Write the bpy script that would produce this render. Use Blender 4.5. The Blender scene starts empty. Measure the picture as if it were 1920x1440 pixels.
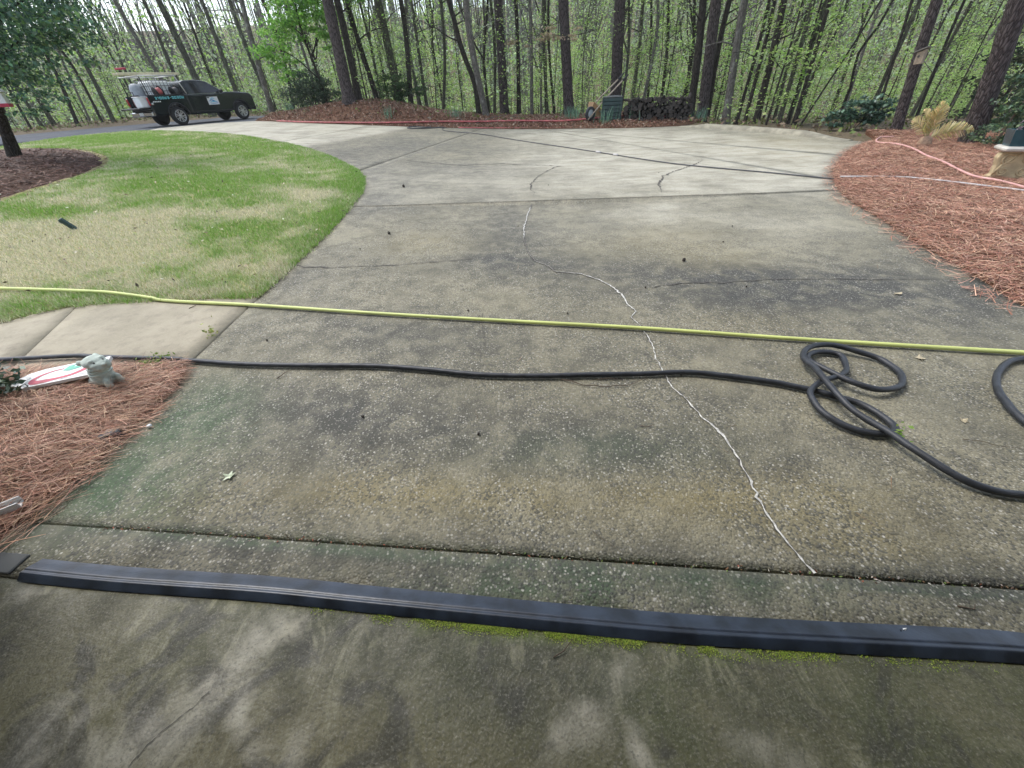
import bpy, bmesh, math, random
import numpy as np
from mathutils import Vector, Matrix, Euler
from mathutils.geometry import delaunay_2d_cdt

random.seed(7)
RNG = np.random.default_rng(7)
R = math.radians
SC = bpy.context.scene
COL = SC.collection
# ---------------------------------------------------------------- camera, sky, sun, exposure
cd = bpy.data.cameras.new('camera')
cam = bpy.data.objects.new('camera', cd)
COL.objects.link(cam)
cd.sensor_width = 36
cd.lens = 36 * 721 / 1920
cd.clip_start = .05
cd.clip_end = 1500
pit, rol = R(36.8), R(3.0)
fw = Vector((0, math.cos(pit), -math.sin(pit)))
up0 = Vector((0, math.sin(pit), math.cos(pit)))
r0 = Vector((1, 0, 0))
rt = r0 * math.cos(rol) - up0 * math.sin(rol)
up = up0 * math.cos(rol) + r0 * math.sin(rol)
m3 = Matrix((rt, up, -fw)).transposed()
cam.matrix_world = Matrix.Translation((0, 0, 1.5)) @ m3.to_4x4()
SC.camera = cam
SUN_EL = R(58)                        # high on the left, a little ahead of the camera; soft light through thin cloud
wd = bpy.data.worlds.new('World')
SC.world = wd
wd.use_nodes = True
wn = wd.node_tree
sky = wn.nodes.new('ShaderNodeTexSky')
sky.sky_type = 'NISHITA'
sky.sun_disc = False
sky.sun_elevation = SUN_EL
sky.sun_rotation = R(-60)
sky.air_density = 1.0
sky.dust_density = 2.0
hsv = wn.nodes.new('ShaderNodeHueSaturation')
hsv.inputs['Saturation'].default_value = .6
wn.links.new(sky.outputs[0], hsv.inputs['Color'])
bg = next(n for n in wn.nodes if n.type == 'BACKGROUND')
wn.links.new(hsv.outputs[0], bg.inputs['Color'])
bg.inputs['Strength'].default_value = .15
sd = bpy.data.lights.new('sun', 'SUN')
sd.energy = 1.0
sd.angle = R(22)
sd.color = (1, .99, .965)
sun = bpy.data.objects.new('sun', sd)
COL.objects.link(sun)
az = R(-60)                          # compass angle of the sun, from +Y towards +X
sv = Vector((math.sin(az) * math.cos(SUN_EL), math.cos(az) * math.cos(SUN_EL), math.sin(SUN_EL)))
sun.rotation_euler = sv.to_track_quat('Z', 'Y').to_euler()
SC.view_settings.view_transform = 'Standard'
SC.view_settings.look = 'None'
SC.view_settings.exposure = 1.22
SC.view_settings.gamma = 1
SC.view_settings.use_curve_mapping = False
SC.cycles.max_bounces = 6
SC.cycles.transparent_max_bounces = 8

# ---------------------------------------------------------------- traced plan of the place (metres; x right, y away from the garage)
G = {"lawn":[[-4.65,3.29],[-4.51,3.46],[-4.26,3.57],[-3.93,3.62],[-3.41,3.62],[-2.89,3.62],[-2.51,3.59],[-2.43,3.6],[-2.43,3.75],[-2.42,3.98],[-2.43,4.56],[-2.42,5.45],[-2.45,6.54],[-2.52,7.54],[-2.65,8.33],[-2.8,8.83],[-3.13,9.65],[-3.65,10.54],[-4.92,12.38],[-6.56,14.24],[-8.74,16.33],[-11.06,18.12],[-13.87,20.2],[-16.46,21.6],[-17.91,20.91],[-18.22,19.17],[-17.8,17.39],[-17.31,16.13]],
"mulch":[[-15.96,14.81],[-14.53,14.38],[-13.34,14.17],[-11.46,12.89],[-9.61,11.18],[-8.61,9.76],[-8.27,8.74],[-8.16,8.02],[-8.17,7.49],[-8.15,6.99]],
"walk":[[-4.67,3.31],[-4.53,3.48],[-4.27,3.58],[-3.94,3.63],[-3.42,3.63],[-2.89,3.63],[-2.51,3.6],[-2.43,3.6],[-2.42,3.13],[-2.41,2.79],[-2.4,2.53],[-2.4,2.45],[-3.05,2.51],[-3.94,2.59]],
"leftbed":[[-3.97,2.62],[-3.08,2.54],[-2.42,2.47],[-2.34,2.32],[-2.3,2.19],[-2.29,2.0],[-2.29,1.82],[-2.3,1.64],[-2.27,1.44],[-2.3,1.31],[-2.33,1.21],[-2.33,1.11],[-2.34,1.04]],
"rightbed":[[4.08,2.68],[4.25,3.14],[4.4,3.59],[4.6,4.24],[4.93,5.09],[5.2,6.02],[5.57,6.86],[6.03,7.64],[6.82,8.73],[8.23,10.32],[9.58,11.52],[10.26,11.94]],
"backedge":[[-13.32,25.95],[-9.72,22.96],[-7.32,21.89],[-4.1,21.08],[-0.83,20.5],[2.83,19.48],[5.26,18.43],[6.81,18.24],[7.45,17.97],[8.65,15.81],[9.29,13.85],[9.66,11.72]],
"roadedge":[[-16.46,21.6],[-17.13,23.92],[-16.47,24.79],[-15.63,26.0],[-13.32,25.95]],
"roadfar":[[-22.27,21.47],[-23.76,25.25],[-23.98,28.3],[-22.48,29.27]],
"crack":[[0.54,7.07],[0.38,6.26],[0.27,5.47],[0.25,4.93],[0.27,4.53],[0.33,4.25],[0.47,4.07],[0.51,3.91],[0.77,3.82],[0.94,3.6],[1.01,3.44],[1.05,3.28],[1.05,3.04],[1.07,2.93],[1.0,2.83],[1.04,2.68],[1.05,2.56],[1.04,2.44],[1.03,2.33],[1.01,2.24],[1.0,2.1],[1.0,2.02],[1.0,1.88],[1.04,1.74],[1.06,1.63],[1.09,1.53],[1.11,1.45],[1.11,1.34],[1.11,1.25],[1.1,1.15],[1.08,1.05],[1.07,0.96],[1.07,0.9],[1.09,0.81],[1.1,0.75],[1.11,0.7]],
"darkcrack1":[[0.56,7.14],[0.57,8.36],[0.8,9.16],[1.27,10.24],[1.47,10.36],[0.54,10.64],[0.02,10.84],[-1.01,10.64],[-2.12,11.19],[-2.91,11.77]],
"darkcrack2":[[2.78,7.23],[2.96,7.96],[3.3,8.67],[3.75,9.15],[4.16,9.56],[4.56,10.02],[4.85,10.4]],
"darkcrack3":[[1.13,3.33],[1.4,3.41],[1.77,3.44],[2.29,3.46],[2.78,3.44],[3.32,3.34],[3.78,3.3],[4.17,3.3]],
"darkcrack4":[[-1.5,4.33],[-1.97,4.3],[-2.37,4.42],[-2.56,4.57]],
"darkcrack5":[[-0.29,4.41],[-0.66,4.4],[-1.13,4.32],[-1.5,4.33]],
"oldjoint":[[-0.17,3.33],[-0.22,2.92],[-0.2,2.57],[-0.2,2.21]],
"yellow":[[-5.71,4.03],[-5.32,3.97],[-4.36,3.82],[-3.66,3.68],[-3.21,3.56],[-2.36,3.39],[-1.19,3.11],[0.03,2.83],[1.01,2.61],[2.08,2.33],[3.36,2.02],[3.57,1.97]],
"black":[[-4.22,2.62],[-3.97,2.61],[-3.71,2.61],[-3.34,2.61],[-3.1,2.57],[-2.43,2.48],[-1.98,2.39],[-1.53,2.33],[-0.97,2.27],[-0.58,2.19],[-0.36,2.13],[-0.18,2.09],[0.14,2.05],[0.49,2.03],[0.84,2.01],[1.14,2.0],[1.39,1.93],[1.61,1.85],[1.74,1.78],[1.76,1.77],[1.81,1.74],[1.87,1.69],[1.95,1.63],[1.99,1.55],[2.0,1.46],[1.99,1.41],[1.95,1.38],[1.86,1.38],[1.79,1.41],[1.72,1.48],[1.69,1.56],[1.7,1.65],[1.73,1.71],[1.81,1.77],[1.89,1.81],[2.02,1.86],[2.11,1.93],[2.17,2.02],[2.2,2.1],[2.16,2.14],[2.08,2.15],[2.01,2.12],[1.95,2.07],[1.93,2.0],[1.96,1.9],[2.0,1.8],[2.06,1.73],[2.13,1.7],[2.24,1.72],[2.33,1.77],[2.4,1.86],[2.42,1.95],[2.4,2.05],[2.31,2.12],[2.21,2.18],[2.11,2.19],[2.01,2.16],[1.93,2.09],[1.89,2.01],[1.88,1.93],[1.85,1.83],[1.83,1.74],[1.82,1.62],[1.83,1.53],[1.86,1.44],[1.89,1.37],[1.91,1.28],[1.94,1.19],[1.97,1.12],[2.02,1.05],[2.1,1.0],[2.17,0.98],[2.23,0.97],[2.33,0.97],[2.49,1.06],[2.61,1.18],[2.65,1.29],[2.67,1.4],[2.69,1.47],[2.74,1.57],[2.81,1.68],[2.93,1.8],[3.08,1.9],[3.2,1.95],[3.33,1.95],[3.46,1.91]],
"thin":[[-1.37,21.88],[-2.09,21.53],[-2.44,20.4],[-2.31,19.42],[-1.86,18.88],[-0.74,17.95],[0.45,16.02],[2.24,13.11],[3.61,10.49],[4.24,9.53],[5.26,8.4],[6.02,7.5]],
"thinlight":[[6.02,7.5],[6.43,7.2],[6.74,6.9],[7.11,6.36],[7.42,5.73],[7.62,5.44]],
"thincoil":[[-1.32,20.89],[-2.28,20.95],[-3.13,20.18],[-3.67,19.96],[-3.96,20.17],[-3.82,20.86],[-3.2,20.69],[-2.92,21.28]],
"red":[[-11.12,23.78],[-9.58,22.6],[-7.32,21.89],[-4.15,21.36],[-2.07,21.25],[0.61,20.91],[2.93,20.2],[4.51,19.91],[6.08,19.75],[7.02,19.15]],
"red2":[[-1.78,20.6],[0.59,20.25],[2.84,19.59]],
"pink":[[10.54,11.87],[10.45,11.92],[10.3,11.99],[9.83,11.55],[9.46,11.06],[9.24,10.6],[9.23,10.35],[8.95,9.49],[8.49,8.58],[7.99,7.53],[7.68,6.79],[7.65,6.38],[7.49,5.79],[7.39,5.41]],
"thr_in":[[-2.46,0.89],[-2.14,0.85],[-1.65,0.78],[-0.97,0.7],[-0.55,0.64],[-0.05,0.57],[0.56,0.49],[1.06,0.44],[1.56,0.39],[1.82,0.35]],
"thr_out":[[-2.23,0.94],[-1.01,0.78],[-0.04,0.66],[0.84,0.55],[1.65,0.47]],
"J2":[[-2.02,1.09],[1.09,0.7]],
"J3":[[-2.28,6.83],[5.43,6.81]],
"J4":[[-3.19,9.71],[-0.71,20.5]],
"J5":[[1.92,19.52],[5.95,7.72]],
"J6":[[5.3,14.24],[7.73,10.15]],
"J7":[[-7.02,15.06],[-5.84,20.91]],
"Jclean":[[-3.98,20.43],[-5.85,13.65]],
"walkj":[[-4.17,3.53],[-3.83,2.65]],
"pt":{"dog":[-2.71,2.16],
"stake":[-6.0,5.83],
"starleaf":[-1.47,1.34],
"gum1":[1.91,4.04],
"gum2":[-1.86,8.16],
"gum3":[-1.56,5.45],
"gum4":[-2.92,3.94],
"white":[-2.4,1.11],
"drain":[-2.34,1.64],
"weed":[1.95,1.35],
"leaf1":[2.7,2.05],
"leaf2":[2.41,1.46],
"weed2":[-2.66,2.45],
"weed3":[-2.45,2.86],
"treeL":[-12.2,11.51],
"sago":[9.78,10.09],
"bench":[8.0,6.46],
"shrubL":[-3.26,2.0],
"hydrang":[10.98,14.13],
"composter":[5.33,22.46],
"barrow":[4.76,24.39],
"wood0":[5.66,20.61],
"wood1":[8.08,19.58],
"daff1":[-6.71,25.91],
"daff2":[-2.13,25.22],
"daff3":[3.76,23.57],
"daff4":[5.17,20.93],
"daff5":[6.17,21.2],
"daff6":[4.46,22.04],
"daff7":[8.57,19.55],
"daff8":[-12.8,27.66],
"stick1":[0.1,0.48],
"twig1":[0.74,1.54],
"twig2":[0.91,1.93],
"branch":[-1.94,24.49],
"twig3":[1.94,2.76],
"stickl":[-1.59,2.03],
"board":[-2.94,2.15]},"stains":[[1.63,3.76,1.72,-0.24,-0.16,-0.44,0,0.7],[2.39,3.2,1.13,-0.15,-0.25,-0.45,0,0.85],[3.75,2.86,0.58,-0.07,-0.48,-0.49,0,0.7],[2.99,3.3,0.58,-0.07,-0.22,-0.32,0,0.5],[-0.44,2.59,1.33,-0.13,0.04,-0.43,0,0.55],[-0.66,1.65,1.01,-0.08,0.07,-0.36,0,0.55],[0.52,1.44,0.72,-0.05,-0.06,-0.25,0,0.5],[-1.38,1.9,0.75,-0.06,0.18,-0.42,0,0.35],[1.54,1.25,0.44,-0.03,-0.13,-0.18,0,0.45],[0.11,5.49,0.51,-0.06,-0.05,-1.67,0,0.5],[-1.16,3.02,0.92,-0.1,0.09,-0.36,0,0.4],[-0.29,4.33,1.47,-0.19,0.01,-0.29,0,0.5],[-0.71,9.91,2.39,-0.23,0.08,-1.48,0,0.35],[-2.25,7.05,0.53,-0.01,0.29,-1.14,0,0.5],[-4.28,11.3,1.44,0.11,0.8,-2.39,0,0.45],[-2.23,4.08,0.53,-0.06,0.31,-0.78,0,0.4],[-1.35,4.81,0.59,-0.07,0.11,-0.54,0,-0.2],[0.35,0.74,1.38,-0.07,-0.01,-0.07,0,0.5],[-1.07,0.9,1.12,-0.06,0.05,-0.09,0,0.45],[0.04,0.65,1.5,-0.07,-0.01,-0.05,0,0.5],[1.73,0.89,0.31,-0.02,-0.1,-0.12,0,0.4],[4.63,4.14,0.45,-0.08,-0.4,-0.45,0,0.25],[-2.71,14.79,2.07,0.07,0.47,-2.88,0,0.4],[-2.02,1.75,0.4,-0.03,0.17,-0.26,1,0.9],[-2.06,1.36,0.37,-0.03,0.16,-0.2,1,1.0],[-2.12,1.17,0.32,-0.02,0.11,-0.12,1,0.9],[-1.91,2.05,0.3,-0.02,0.16,-0.27,1,0.5],[0.46,1.4,0.6,-0.04,-0.03,-0.14,1,0.3],[0.64,0.68,0.77,-0.04,-0.03,-0.07,1,0.4],[-0.04,0.71,0.8,-0.04,0.0,-0.07,1,0.35],[-2.51,2.42,0.17,-0.02,0.1,-0.14,1,0.5],[-2.11,1.01,0.2,-0.02,0.06,-0.07,1,0.6],[4.55,8.91,2.69,-0.8,-0.84,-1.81,2,1.0],[2.81,10.92,2.62,-0.88,-0.48,-2.0,2,0.75],[6.46,9.69,1.42,-0.48,-1.37,-2.28,2,0.9],[3.33,17.29,4.23,-2.21,-0.42,-2.26,2,0.7],[-7.18,18.73,2.47,0.33,0.94,-2.65,2,1.0],[4.44,14.19,2.74,-1.24,-0.53,-1.81,2,0.8],[2.46,6.11,0.44,-0.08,-0.17,-0.48,2,0.7],[3.55,5.22,1.24,-0.23,-0.57,-0.99,2,0.35],[1.58,5.82,1.02,-0.17,-0.22,-0.93,2,0.3],[0.6,8.11,1.49,-0.2,-0.06,-0.85,2,0.3],[-0.18,1.14,1.22,-0.08,0.01,-0.12,3,0.55],[1.04,1.06,0.69,-0.04,-0.08,-0.15,3,0.6],[-1.85,1.18,0.4,-0.02,0.09,-0.12,3,0.4],[-0.71,1.25,0.42,-0.03,0.02,-0.08,3,0.4],[2.1,3.85,0.47,-0.07,-0.17,-0.4,3,0.6],[1.99,4.79,0.85,-0.14,-0.25,-0.73,3,0.4],[7.86,12.03,1.43,-0.62,-1.2,-2.01,3,0.7],[7.28,10.22,0.79,-0.28,-0.74,-1.14,3,0.7],[1.89,2.69,0.47,-0.05,-0.13,-0.24,3,0.4],[-2.01,1.0,0.29,-0.02,0.05,-0.07,3,0.6],[-1.0,5.06,0.62,-0.06,0.07,-0.48,3,0.4],[1.46,0.83,0.41,-0.03,-0.09,-0.11,3,0.5]],
"lawntint":[[-6.11,5.72,1.81,-0.11,0.81,-0.99,0,-1.0],[-4.73,5.09,1.26,-0.09,0.59,-0.83,0,-0.7],[-5.78,4.85,1.37,-0.11,0.81,-0.9,0,-0.9],[-4.23,4.0,1.19,-0.11,0.3,-0.38,0,-0.25],[-4.93,6.29,0.97,-0.03,0.34,-0.56,0,-0.6],[-3.6,7.58,0.84,0.0,0.23,-0.6,0,-0.7],[-4.09,6.51,1.0,-0.03,0.19,-0.37,0,-0.3],[-3.25,4.47,0.57,-0.05,0.21,-0.38,0,-0.6],[-3.59,3.88,0.87,-0.09,0.18,-0.26,0,-0.3],[-2.83,3.8,0.4,-0.04,0.1,-0.18,0,-0.4],[-3.79,9.18,0.87,0.05,0.26,-0.74,0,-0.35],[-8.33,11.1,0.77,0.0,0.64,-0.94,0,-0.4],[-4.15,5.61,0.45,-0.03,0.28,-0.49,0,0.8],[-3.58,5.78,0.46,-0.03,0.2,-0.42,0,0.7],[-3.58,4.83,0.28,-0.02,0.14,-0.24,0,0.6],[-2.51,5.95,0.39,-0.03,0.22,-0.67,0,0.8],[-6.99,6.6,1.25,-0.04,0.35,-0.42,0,0.8],[-7.12,6.38,0.82,-0.04,0.38,-0.44,0,0.6],[-6.19,7.9,1.5,0.03,0.42,-0.66,0,0.4],[-4.72,8.84,1.24,0.07,0.3,-0.66,0,0.4],[-14.75,17.57,4.34,-1.83,1.6,-2.01,0,0.9],[-2.84,8.19,0.3,0.01,0.41,-1.45,0,0.6],[-4.25,4.41,0.45,-0.04,0.22,-0.3,0,0.3]],
"trees":{"t1":[-21.61,36.0,3.37,-21.92,7.51,0.44],
"t2":[-24.11,38.0,3.69,-24.33,7.89,0.27],
"t3":[-26.53,40.0,4.02,-27.01,8.28,0.35],
"t4":[-23.76,42.0,3.63,-23.57,8.43,0.21],
"t5":[-19.59,37.0,2.69,-19.7,7.57,0.32],
"t6":[-16.07,34.0,4.21,-16.31,7.01,0.28],
"t7":[-13.2,28.0,1.34,-12.95,4.8,0.3],
"t8":[-14.49,34.0,4.14,-14.51,6.94,0.22],
"t9":[-7.09,23.2,1.66,-7.05,5.11,0.52],
"t10":[-6.79,23.8,1.6,-6.77,5.18,0.34],
"t11":[-6.42,26.0,1.45,-6.82,5.5,0.26],
"t12":[-5.44,27.0,1.33,-5.71,5.6,0.43],
"t13":[-4.7,26.0,1.26,-4.38,5.41,0.27],
"t14":[-4.15,28.0,1.21,-4.2,5.69,0.18],
"t15":[-1.11,24.6,1.25,-2.05,4.77,0.26],
"t16":[-0.63,23.6,1.07,-1.1,4.94,0.31],
"t17":[0.35,26.0,1.4,0.28,5.24,0.48],
"t18":[-3.31,29.0,1.28,-2.67,5.78,0.19],
"t19":[1.17,27.0,1.12,1.22,5.34,0.22],
"t20":[1.77,24.5,0.9,1.72,4.97,0.18],
"t21":[2.7,26.0,0.95,2.34,5.16,0.19],
"t22":[3.02,25.0,0.95,2.9,4.99,0.14],
"t23":[3.52,23.2,0.79,3.18,4.72,0.48],
"t24":[5.83,23.4,1.07,5.59,4.66,0.54],
"t25":[7.4,26.0,0.99,7.36,4.97,0.21],
"t26":[8.52,27.0,1.05,8.0,5.09,0.15],
"t27":[9.28,27.0,0.9,8.98,5.05,0.19],
"t28":[8.62,20.8,0.49,8.08,4.19,0.33],
"t29":[8.91,20.2,0.31,8.52,4.09,0.43],
"t30":[9.44,20.9,0.45,9.39,4.16,0.24],
"t31":[9.51,19.2,0.23,9.17,3.92,0.31],
"t32":[9.88,19.0,0.18,9.85,3.87,0.13],
"t33":[10.02,18.6,0.14,9.93,3.4,0.14],
"t34":[10.26,18.2,0.21,9.9,3.75,0.26],
"t35":[10.79,16.6,0.09,10.53,3.5,0.14],
"t36":[13.68,18.5,0.36,13.07,3.68,0.1],
"t37":[13.28,16.5,0.14,13.01,3.39,0.1],
"t38":[12.08,14.5,-0.02,11.66,3.15,0.08],
"t39":[11.47,12.9,0.06,10.99,2.95,0.27],
"t40":[14.71,16.0,0.15,14.62,3.26,0.09],
"t41":[10.99,10.2,-0.01,10.4,2.54,0.37],
"t42":[10.9,16.5,0.09,11.69,2.3,0.06],
"t43":[12.77,13.0,-0.05,12.72,1.89,0.03],
"t44":[-27.35,34.0,1.01,-27.18,6.7,0.27],
"t45":[-29.0,35.0,1.03,-29.0,6.64,0.17],
"t46":[-28.25,32.0,0.9,-27.81,4.3,0.21],
"t47":[-29.65,31.0,0.82,-29.52,3.82,0.19],
"t48":[-29.46,30.0,0.82,-29.28,3.65,0.14],
"t49":[-30.79,33.0,0.8,-30.57,4.6,0.15],
"t50":[-30.73,36.0,0.89,-29.99,4.89,0.15],
"t51":[15.64,14.0,0.4,15.56,2.62,0.1]},"scuff":[[[[-0.82,0.62],[-0.94,0.52],[-1.04,0.47],[-1.08,0.4],[-1.13,0.34],[-1.17,0.27]],0.02,0.9],[[[-1.14,0.43],[-1.18,0.34],[-1.26,0.26]],0.022,0.7],[[[-1.1,0.3],[-1.0,0.45],[-0.94,0.59]],0.05,0.6],[[[-1.51,0.41],[-1.5,0.27]],0.03,0.6],[[[-2.04,0.76],[-1.95,0.79]],0.02,0.5],[[[-0.91,0.46],[-0.91,0.38],[-0.88,0.33],[-0.8,0.28],[-0.66,0.24]],0.012,0.8],[[[-0.66,0.24],[-0.71,0.35]],0.012,0.5],[[[-1.37,0.44],[-1.45,0.27]],0.02,0.5],[[[-1.23,0.39],[-1.35,0.27]],0.016,0.6],[[[0.19,0.34],[0.07,0.27],[0.05,0.21]],0.02,0.55],[[[0.3,0.26],[0.32,0.2]],0.02,0.8],[[[0.1,0.28],[0.22,0.31]],0.03,0.4],[[[0.34,0.45],[0.27,0.39]],0.03,0.35],[[[0.59,0.25],[0.73,0.19]],0.03,0.4],[[[-0.91,0.64],[-0.81,0.6]],0.03,0.5]],
"floorcrack":[[-1.02,0.44],[-1.06,0.39],[-1.09,0.36],[-1.12,0.33],[-1.16,0.26]]}


def sst(a, b, x):
    t = min(1.0, max(0.0, (x - a) / (b - a)))
    return t * t * (3 - 2 * t)


def ground_h(x, y):
    """height of the driveway, lawn and beds: level by the garage, rising gently away and to the left"""
    return .02 * max(0.0, y - 5) + .57 * sst(3, -12, x) * sst(2, 9, y)



def nsst(a, b, x):
    t = np.clip((x - a) / (b - a), 0, 1)
    return t * t * (3 - 2 * t)


def base_h(x, y):
    return .02 * np.maximum(0, y - 5) + .57 * nsst(3, -12, x) * nsst(2, 9, y)


EX = [-60, -24, -20, -16, -13.3, -9.72, -7.32, -4.1, -.83, 2.83, 5.26, 7.45, 8.65, 9.3, 9.7, 12, 20, 60]
EY = [36, 34, 34, 32, 26.6, 23, 21.95, 21.15, 20.55, 19.55, 18.5, 18, 16.0, 14.1, 12.4, 11.2, 8, 0]


def beyond(x, y):
    """metres past the edge of the cared-for plot"""
    return np.maximum(y - np.interp(x, EX, EY), -x - 25)


def T(x, y):
    """height of the natural ground"""
    x = np.asarray(x, float)
    y = np.asarray(y, float)
    d = beyond(x, y)
    m = nsst(0, 1.3, d) * (1 - nsst(4, 9, d)) * (.2 * nsst(9, 6, x) * nsst(-16, -12, x) + .56 * np.exp(-((x + 6.6) / 3.4) ** 2))
    return base_h(x, y) + m - 3.2 * nsst(4, 32, d) + 21 * nsst(34, 125, d)


def T1(x, y):
    return float(T(x, y))


def vn(x, y, s, seed=0):
    """smooth value noise 0..1"""
    x = np.asarray(x, float) * s + 1000.37 + seed * 17.3
    y = np.asarray(y, float) * s + 1000.71 + seed * 7.9
    xi, yi = np.floor(x).astype(np.int64), np.floor(y).astype(np.int64)
    fx, fy = x - xi, y - yi
    fx, fy = fx * fx * (3 - 2 * fx), fy * fy * (3 - 2 * fy)

    def hsh(a, b):
        v = np.sin(a * 127.1 + b * 311.7 + seed * 74.7) * 43758.5453
        return v - np.floor(v)
    return (hsh(xi, yi) * (1 - fx) + hsh(xi + 1, yi) * fx) * (1 - fy) + (hsh(xi, yi + 1) * (1 - fx) + hsh(xi + 1, yi + 1) * fx) * fy


def fbm(x, y, s, seed=0, o=4):
    v, a, t = 0, 1, 0
    for k in range(o):
        v = v + a * vn(x, y, s * 2 ** k, seed + k)
        t += a
        a *= .55
    return v / t


# ---------------------------------------------------------------- materials
def new_mat(name):
    m = bpy.data.materials.new(name)
    m.use_nodes = True
    nt = m.node_tree
    return m, nt, nt.nodes['Principled BSDF']


def N(nt, t, **kw):
    n = nt.nodes.new(t)
    for k, v in kw.items():
        if k in n.bl_rna.properties.keys():
            setattr(n, k, v)
        else:
            s = n.inputs[int(k[1:])] if k[0] == 'i' and k[1:].isdigit() else n.inputs[k.replace('_', ' ')]
            if isinstance(v, bpy.types.NodeSocket):
                nt.links.new(v, s)
            else:
                s.default_value = v
    return n


def c4(c):
    return (c[0], c[1], c[2], 1)


def mix(nt, f, a, b, mode='MIX'):
    n = nt.nodes.new('ShaderNodeMix')
    n.data_type = 'RGBA'
    n.blend_type = mode
    for s, v in ((0, f), (6, a), (7, b)):
        if isinstance(v, bpy.types.NodeSocket):
            nt.links.new(v, n.inputs[s])
        elif s == 0:
            n.inputs[0].default_value = v
        else:
            n.inputs[s].default_value = c4(v)
    return n.outputs[2]


def ramp(nt, v, a, b, lo=0., hi=1.):
    n = nt.nodes.new('ShaderNodeMapRange')
    n.interpolation_type = 'SMOOTHSTEP'
    nt.links.new(v, n.inputs[0])
    for i, x in ((1, a), (2, b), (3, lo), (4, hi)):
        n.inputs[i].default_value = x
    return n.outputs[0]


def mth(nt, op, a, b=0.):
    n = nt.nodes.new('ShaderNodeMath')
    n.operation = op
    for i, v in ((0, a), (1, b)):
        if isinstance(v, bpy.types.NodeSocket):
            nt.links.new(v, n.inputs[i])
        else:
            n.inputs[i].default_value = v
    return n.outputs[0]


def coords(nt, scale=(1, 1, 1), rot=(0, 0, 0)):
    tc = nt.nodes.new('ShaderNodeTexCoord')
    mp = N(nt, 'ShaderNodeMapping')
    mp.inputs['Scale'].default_value = scale
    mp.inputs['Rotation'].default_value = rot
    nt.links.new(tc.outputs['Object'], mp.inputs[0])
    return mp.outputs[0]


def noise(nt, vec, scale, detail=5, rough=.55, dist=0.):
    n = N(nt, 'ShaderNodeTexNoise')
    nt.links.new(vec, n.inputs['Vector'])
    n.inputs['Scale'].default_value = scale
    n.inputs['Detail'].default_value = detail
    n.inputs['Roughness'].default_value = rough
    n.inputs['Distortion'].default_value = dist
    return n.outputs[0]


def bump(nt, bs, h, dist, strength=1.):
    b = N(nt, 'ShaderNodeBump')
    b.inputs['Distance'].default_value = dist
    b.inputs['Strength'].default_value = strength
    nt.links.new(h, b.inputs['Height'])
    nt.links.new(b.outputs[0], bs.inputs['Normal'])


def plain(name, col, rough=.6, metal=0., var=.12, scale=8., bmp=0., spec=.5):
    """one material with a little grain and wear"""
    m, nt, bs = new_mat(name)
    v = coords(nt)
    n = noise(nt, v, scale, 6)
    a = [max(0, c * (1 - var)) for c in col]
    b = [min(1, c * (1 + var)) for c in col]
    nt.links.new(mix(nt, ramp(nt, n, .3, .7), a, b), bs.inputs['Base Color'])
    bs.inputs['Roughness'].default_value = rough
    bs.inputs['Metallic'].default_value = metal
    bs.inputs['Specular IOR Level'].default_value = spec
    if bmp:
        bump(nt, bs, noise(nt, v, scale * 6, 4), bmp)
    return m


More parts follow.
